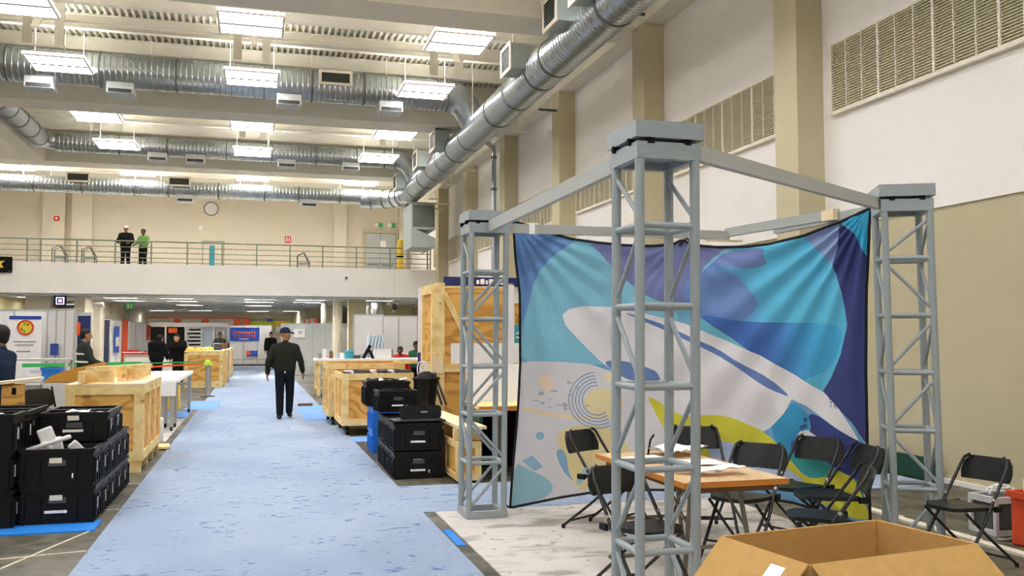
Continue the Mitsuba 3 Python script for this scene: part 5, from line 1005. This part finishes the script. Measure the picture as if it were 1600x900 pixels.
# ================================================================ PEOPLE
SPH = trimesh.creation.icosphere(subdivisions=2, radius=1.0).vertices
def hull(*balls):
    return m3.Manifold.hull_points(np.vstack([SPH * r + np.array(c, float) for c, r in balls]))
def blob(ms, step, it):
    m = m3.Manifold.batch_boolean(ms, m3.OpType.Add).refine_to_length(step).to_mesh()
    t = trimesh.Trimesh(m.vert_properties[:, :3], m.tri_verts, process=True)
    trimesh.smoothing.filter_taubin(t, 0.5, -0.52, it); return t
def person(label, x, y, z, deg, H, pose=None, top='cloth_black', legs='cloth_dark', skin='skin_dark', hair='hair', cap=None, sleeve='long', bulk=1.0, head_yaw=0.0, step=.022, extra=None):
    """local frame: x to the person's right, y forward, z up; joints as fractions of the height"""
    J = {'pelvis': (0, 0, .525), 'waist': (0, 0, .60), 'chest': (0, .005, .735), 'neck': (0, -.005, .835), 'head': (0, .012, .925)}
    for s, n in ((-1, 'l'), (1, 'r')):
        J.update({n + 'hip': (s * .05, 0, .50), n + 'knee': (s * .055, .012, .285), n + 'ankle': (s * .055, -.015, .045), n + 'toe': (s * .062, .075, .018),
                  n + 'sho': (s * .108, -.005, .795), n + 'elb': (s * .145, -.02, .625), n + 'wri': (s * .150, .02, .485)})
    J.update(pose or {})
    J = {k_: np.array(v_, float) * H for k_, v_ in J.items()}
    h = H; cy, sy_ = math.cos(head_yaw), math.sin(head_yaw)
    def hd(v): v = np.array(v, float) * h; return J['head'] + np.array([cy * v[0] - sy_ * v[1], sy_ * v[0] + cy * v[1], v[2]])
    body = []
    body.append(hull((hd((0, -.010, .022)), .050 * h), (hd((0, .008, .020)), .049 * h), (hd((0, .022, -.038)), .030 * h)))              # skull and jaw
    body.append(hull((hd((0, .030, -.060)), .013 * h), (hd((0, .022, -.03)), .028 * h)))
    body.append(hull((hd((0, .058, .0)), .007 * h), (hd((0, .066, -.020)), .009 * h), (hd((0, .050, -.02)), .014 * h)))                 # nose
    for s in (-1, 1):
        body.append(hull((hd((s * .049, -.004, .008)), .009 * h), (hd((s * .047, -.004, -.014)), .007 * h)))                           # ears
    body.append(hull((J['neck'], .030 * h), (hd((0, -.008, -.03)), .029 * h)))
    tor = [((s * .062 * h, 0, 0), .052 * h) for s in (-1, 1)]
    def tr_(j, dx, r): return [(J[j] + np.array([s * dx * h, 0, 0]), r * h) for s in (-1, 1)]
    torso = [hull(*tr_('chest', .058, .058), *tr_('waist', .045, .050)), hull(*tr_('waist', .045, .050), *tr_('pelvis', .045, .055)), hull(*tr_('chest', .055, .055), (J['lsho'], .034 * h), (J['rsho'], .034 * h), (J['neck'] - [0, 0, .02 * h], .030 * h))]
    body += torso
    tops, pants, shoes = [], [], []
    b = bulk
    g = .008 * h
    tops.append(hull(*tr_('chest', .060 * b, .058 + .010 * b), *tr_('waist', .050 * b, .050 + .012 * b))); tops.append(hull(*tr_('waist', .050 * b, .050 + .012 * b), *[(J['pelvis'] + np.array([s * .047 * h * b, 0, .02 * h]), (.052 + .010 * b) * h) for s in (-1, 1)]))
    tops.append(hull(*tr_('chest', .058 * b, .064 * b), (J['lsho'], .042 * h * b), (J['rsho'], .042 * h * b), (J['neck'] - [0, 0, .012 * h], .034 * h)))
    for n, s in (('l', -1), ('r', 1)):
        sh, el, wr = J[n + 'sho'], J[n + 'elb'], J[n + 'wri']
        body += [hull((sh, .032 * h), (el, .024 * h)), hull((el, .024 * h), (wr, .017 * h))]
        tops.append(hull((sh, .040 * h * b), (el, .031 * h * b)) if sleeve == 'long' else hull((sh, .040 * h), (sh + (el - sh) * .72, .036 * h)))
        if sleeve == 'long': tops.append(hull((el, .031 * h * b), (el + (wr - el) * .92, .023 * h * b)))
        # hand: palm, four unequal bent fingers, thumb at the side
        d = (wr - el) / np.linalg.norm(wr - el); side = np.array([0, 1.0, 0]) - d * d[1]; side /= np.linalg.norm(side); nrm = np.cross(d, side) * s; 
        pc = wr + d * .030 * h
        palm = hull((wr, .014 * h), (pc + side * .014 * h + d * .012 * h, .010 * h), (pc - side * .014 * h + d * .012 * h, .010 * h)); body.append(palm)
        for q, (o, l) in enumerate(((.017, .040), (.006, .046), (-.005, .043), (-.016, .034))):
            p0 = pc + side * o * h + d * .016 * h; p1 = p0 + d * l * .5 * h - nrm * .004 * h; p2 = p1 + d * l * .45 * h - nrm * .012 * h
            body += [hull((p0, .0055 * h), (p1, .005 * h)), hull((p1, .005 * h), (p2, .0042 * h))]
        t0 = wr + d * .014 * h + side * .012 * h; t1 = t0 + side * .016 * h + d * .016 * h; body += [hull((t0, .007 * h), (t1, .0055 * h)), hull((t1, .0055 * h), (t1 + d * .018 * h, .0048 * h))]
        hp, kn, an, to = J[n + 'hip'], J[n + 'knee'], J[n + 'ankle'], J[n + 'toe']
        body += [hull((hp, .040 * h), (kn, .028 * h)), hull((kn, .028 * h), (kn + (an - kn) * .35 - np.array([0, .006 * h, 0]), .026 * h), (an, .019 * h)), hull((an, .020 * h), (to, .016 * h))]
        pants += [hull((hp + [0, 0, .03 * h], .060 * h), (kn, .046 * h)), hull((kn, .046 * h), (kn + (an - kn) * .92, .038 * h))]
        hl = an + np.array([0, -.020 * h, -.022 * h]) if (to - an)[2] > -.06 * h else an + np.array([0, -.03 * h, -.012 * h])
        shoes.append((n, hull((an, .024 * h), (hl, .021 * h), (to, .018 * h), (to + (an - to) * .3, .025 * h))))
    pants.append(hull(*[(J['pelvis'] + np.array([s * .046 * h, 0, -.005 * h]), .060 * h) for s in (-1, 1)], *[(J['pelvis'] + np.array([s * .042 * h, 0, .04 * h]), .052 * h) for s in (-1, 1)]))
    k = thing('person', label, 'person')
    M = T().translate([x, y, z]).rotate([0, 0, 1], deg)
    st = step * h / 1.8
    scene[k + '__body'] = {**ply(blob(body, st * .8, 4), skin, True), 'to_world': M}
    part(k, 'jacket' if sleeve == 'long' else 'shirt', blob(tops, st, 6), top, True, to=M); part(k, 'trousers', blob(pants, st, 5), legs, True, to=M)
    for n, s_ in shoes: part(k, 'shoe', blob([s_], st, 3), 'black_plastic', True, to=M)
    part(k, ('jacket' if sleeve == 'long' else 'shirt') + '__collar', blob([hull((J['neck'] + [0, .0, -.006 * h], .036 * h), (J['neck'] + [0, 0, .012 * h], .033 * h))], st, 3), top, True, to=M)
    if cap:
        dome = hull((hd((0, -.010, .038)), .053 * h), (hd((0, .006, .040)), .052 * h)) - m3.Manifold.cube([h, h, h], True).translate((J['head'] + np.array([0, 0, .020 * h - h / 2])).tolist())
        brim = hull((hd((.028, .052, .030)), .007 * h), (hd((-.028, .052, .030)), .007 * h), (hd((.018, .105, .022)), .006 * h), (hd((-.018, .105, .022)), .006 * h), (hd((0, .03, .03)), .03 * h * .3))
        part(k, 'cap', blob([dome, brim], st, 2), cap, True, to=M)
        hairm = hull((hd((0, -.018, .015)), .047 * h), (hd((0, -.014, -.02)), .036 * h)) - m3.Manifold.cube([h, h, h], True).translate((hd((0, h * 0 + .5 + .012, 0))).tolist())
    else:
        fwd = hd((0, 1, 0)) - J['head']; fwd = fwd / np.linalg.norm(fwd)
        cutp = m3.Manifold.cube([h, h, h], True).rotate([0, 0, math.degrees(head_yaw)]).translate((J['head'] + fwd * (.5 * h + .030 * h) - np.array([0, 0, .5 * h - .038 * h])).tolist())
        hairm = hull((hd((0, -.012, .030)), .053 * h), (hd((0, .006, .034)), .050 * h), (hd((0, -.022, -.012)), .036 * h)) - cutp
    if cap is None or True:
        try: part(k, 'body__hair', blob([hairm], st, 2), hair, True, to=M)
        except Exception: pass
    for s in (-1, 1):
        part(k, 'body__eye', trimesh.creation.icosphere(1, .0065 * h).apply_translation(hd((s * .019, .0535, .004))), 'eye', True, to=M)
    part(k, 'body__mouth', obox(hd((0, .0505, -.036)), [.026 * h, .006 * h, .005 * h], head_yaw), 'lip', to=M)
    if extra: extra(k, J, h, M)
    return k
# deg: the way the person faces, 0 = up the aisle (away from the camera), positive turns left
person('man in a dark jacket and black cap walking away up the blue aisle carpet', .60, 18.75, 0.008, 0, 1.80,
       {'lsho': (-.112, -.005, .785), 'rsho': (.112, -.005, .785), 'lelb': (-.178, -.03, .635), 'lwri': (-.185, .02, .50), 'relb': (.172, -.01, .63), 'rwri': (.198, .06, .51),
        'lknee': (-.05, .02, .285), 'lankle': (-.048, -.02, .045), 'ltoe': (-.06, .07, .018), 'rhip': (.05, 0, .5), 'rknee': (.060, .085, .29), 'rankle': (.055, .10, .062), 'rtoe': (.075, .19, .02)},
       'cloth_olive', 'cloth_dark', 'skin_mid', cap='cloth_navy', bulk=1.12, head_yaw=-1.0, step=.016,
       extra=lambda k, J, h, M: (part(k, 'belt', blob([hull(*[(J['pelvis'] + np.array([s * .047 * h, 0, .012 * h]), .064 * h) for s in (-1, 1)]) - m3.Manifold.cube([h, h, h], True).translate((J['pelvis'] + np.array([0, 0, .03 * h + h / 2])).tolist()) - m3.Manifold.cube([h, h, h], True).translate((J['pelvis'] + np.array([0, 0, .0 - h / 2])).tolist())], .03, 1), 'black_plastic', True, to=M), part(k, 'tag', box(-.012, .012, -.125, -.112, .915, .945), 'white_paper', to=M)))
person('man in a navy T-shirt at the left edge, turned to the left', -2.76, 11.5, 0, 75, 1.76,
       {'relb': (.15, .03, .63), 'rwri': (.10, .16, .585), 'lelb': (-.15, .04, .63), 'lwri': (-.08, .17, .58)}, 'cloth_navy', 'cloth_black', 'skin_dark', sleeve='short', step=.016, head_yaw=.2)
person('person in black with a white cap leaning at the gallery railing', -4.70, 36.75, 4.17, 178, 1.66, {'lelb': (-.165, .05, .64), 'lwri': (-.10, .16, .60), 'relb': (.165, .05, .64), 'rwri': (.11, .17, .60), 'lankle': (-.07, 0, .045), 'rankle': (.07, 0, .045), 'ltoe': (-.08, .08, .02), 'rtoe': (.08, .08, .02)}, 'cloth_black', 'cloth_black', 'skin_mid', hair='hair_grey', cap='white_plastic', bulk=1.2)
person('person in a green top beside the one in black at the gallery railing', -4.09, 36.78, 4.17, 150, 1.56, {'lelb': (-.16, .05, .64), 'lwri': (-.10, .17, .58), 'relb': (.16, .05, .64), 'rwri': (.14, .17, .60), 'lankle': (-.08, 0, .045), 'rankle': (.08, 0, .045), 'ltoe': (-.09, .08, .02), 'rtoe': (.09, .08, .02)}, 'cloth_green', 'cloth_black', 'skin_dark')
person('worker in a dark jacket with pale reflective bands by the left booths', -3.32, 20.2, 0, -70, 1.80, {'relb': (.15, .05, .64), 'rwri': (.12, .17, .60), 'lelb': (-.15, .05, .64), 'lwri': (-.10, .17, .6)}, 'cloth_grey', 'cloth_black', 'skin_mid', bulk=1.2,
       extra=lambda k, J, h, M: [part(k, 'reflective_band', blob([hull(*[(J['waist'] + np.array([s * .064 * h, 0, dz * h]), .080 * h) for s in (-1, 1)]) - m3.Manifold.cube([2, 2, 2], True).translate((J['waist'] + np.array([0, 0, dz * h + .012 * h + 1])).tolist()) - m3.Manifold.cube([2, 2, 2], True).translate((J['waist'] + np.array([0, 0, dz * h - .012 * h - 1])).tolist())], .03, 1), 'reflective', True, to=M) for dz in (.03, .12)])
person('person in a long black coat bending behind the pine counter on the left', -2.92, 30.4, 0, -30, 1.78, {'chest': (0, .03, .72), 'neck': (0, .05, .82), 'head': (0, .09, .89), 'lelb': (-.16, .06, .62), 'lwri': (-.1, .17, .55), 'relb': (.16, .06, .62), 'rwri': (.1, .17, .55)}, 'cloth_black', 'cloth_black', 'skin_mid', bulk=1.45)
person('person in dark clothes behind the pine counter, right of the black coat', -2.55, 33.9, 0, 160, 1.80, {'chest': (0, .03, .72), 'neck': (0, .05, .82), 'head': (0, .09, .89)}, 'cloth_black', 'cloth_black', 'skin_light', bulk=1.35)
person('person in a dark green vest at the far end of the pine counters', -1.55, 45.2, 0, 170, 1.90, {'relb': (.16, .05, .64), 'rwri': (.13, .17, .62)}, 'cloth_grey', 'cloth_black', 'skin_dark')
person('man in black just left of the walking man, far up the aisle', .85, 49.5, 0, 185, 1.92, None, 'cloth_black', 'cloth_black', 'skin_light', bulk=1.25)
person('small figure in a red cap and white top by the far left booth', -5.2, 50.0, 0, 180, 1.75, None, 'white_paper', 'cloth_black', 'skin_mid', cap='red')
person('seated person in a red top behind the white counter on the right', 4.42, 28.3, -.34, 160, 1.72, {'chest': (0, .03, .73), 'neck': (0, .05, .83), 'head': (.0, .09, .905)}, 'cloth_red', 'cloth_black', 'skin_dark')
person('person in a dark green top and hat behind the white counter', 4.95, 28.6, -.24, 150, 1.74, None, 'cloth_forest', 'cloth_black', 'skin_mid', cap='black_plastic')
for i, (x, y) in enumerate(((-5.45, 46.0), (-4.6, 46.6))):
    k = thing('office_chair', ['dark red chair by the far booth on the left, left one', 'dark red chair by the far booth on the left, right one'][i], 'chair'); part(k, 'back', box(x - .25, x + .25, y, y + .06, .6, 1.05), 'red'); part(k, 'seat', box(x - .25, x + .25, y - .45, y + .05, .5, .56), 'red'); part(k, 'stem', tube((x, y - .2, 0), (x, y - .2, .5), .04, 8), 'black_metal')
k = thing('reception_table', 'long white table with a red edge before the far left booths', 'table'); part(k, 'top', box(-5.2, -3.1, 40.0, 41.0, .98, 1.03), 'white_paper'); part(k, 'edge', box(-5.2, -3.1, 39.97, 40.0, .95, 1.03), 'red'); part(k, 'front', box(-5.1, -3.2, 40.1, 40.14, 0, .98), 'panel_white')
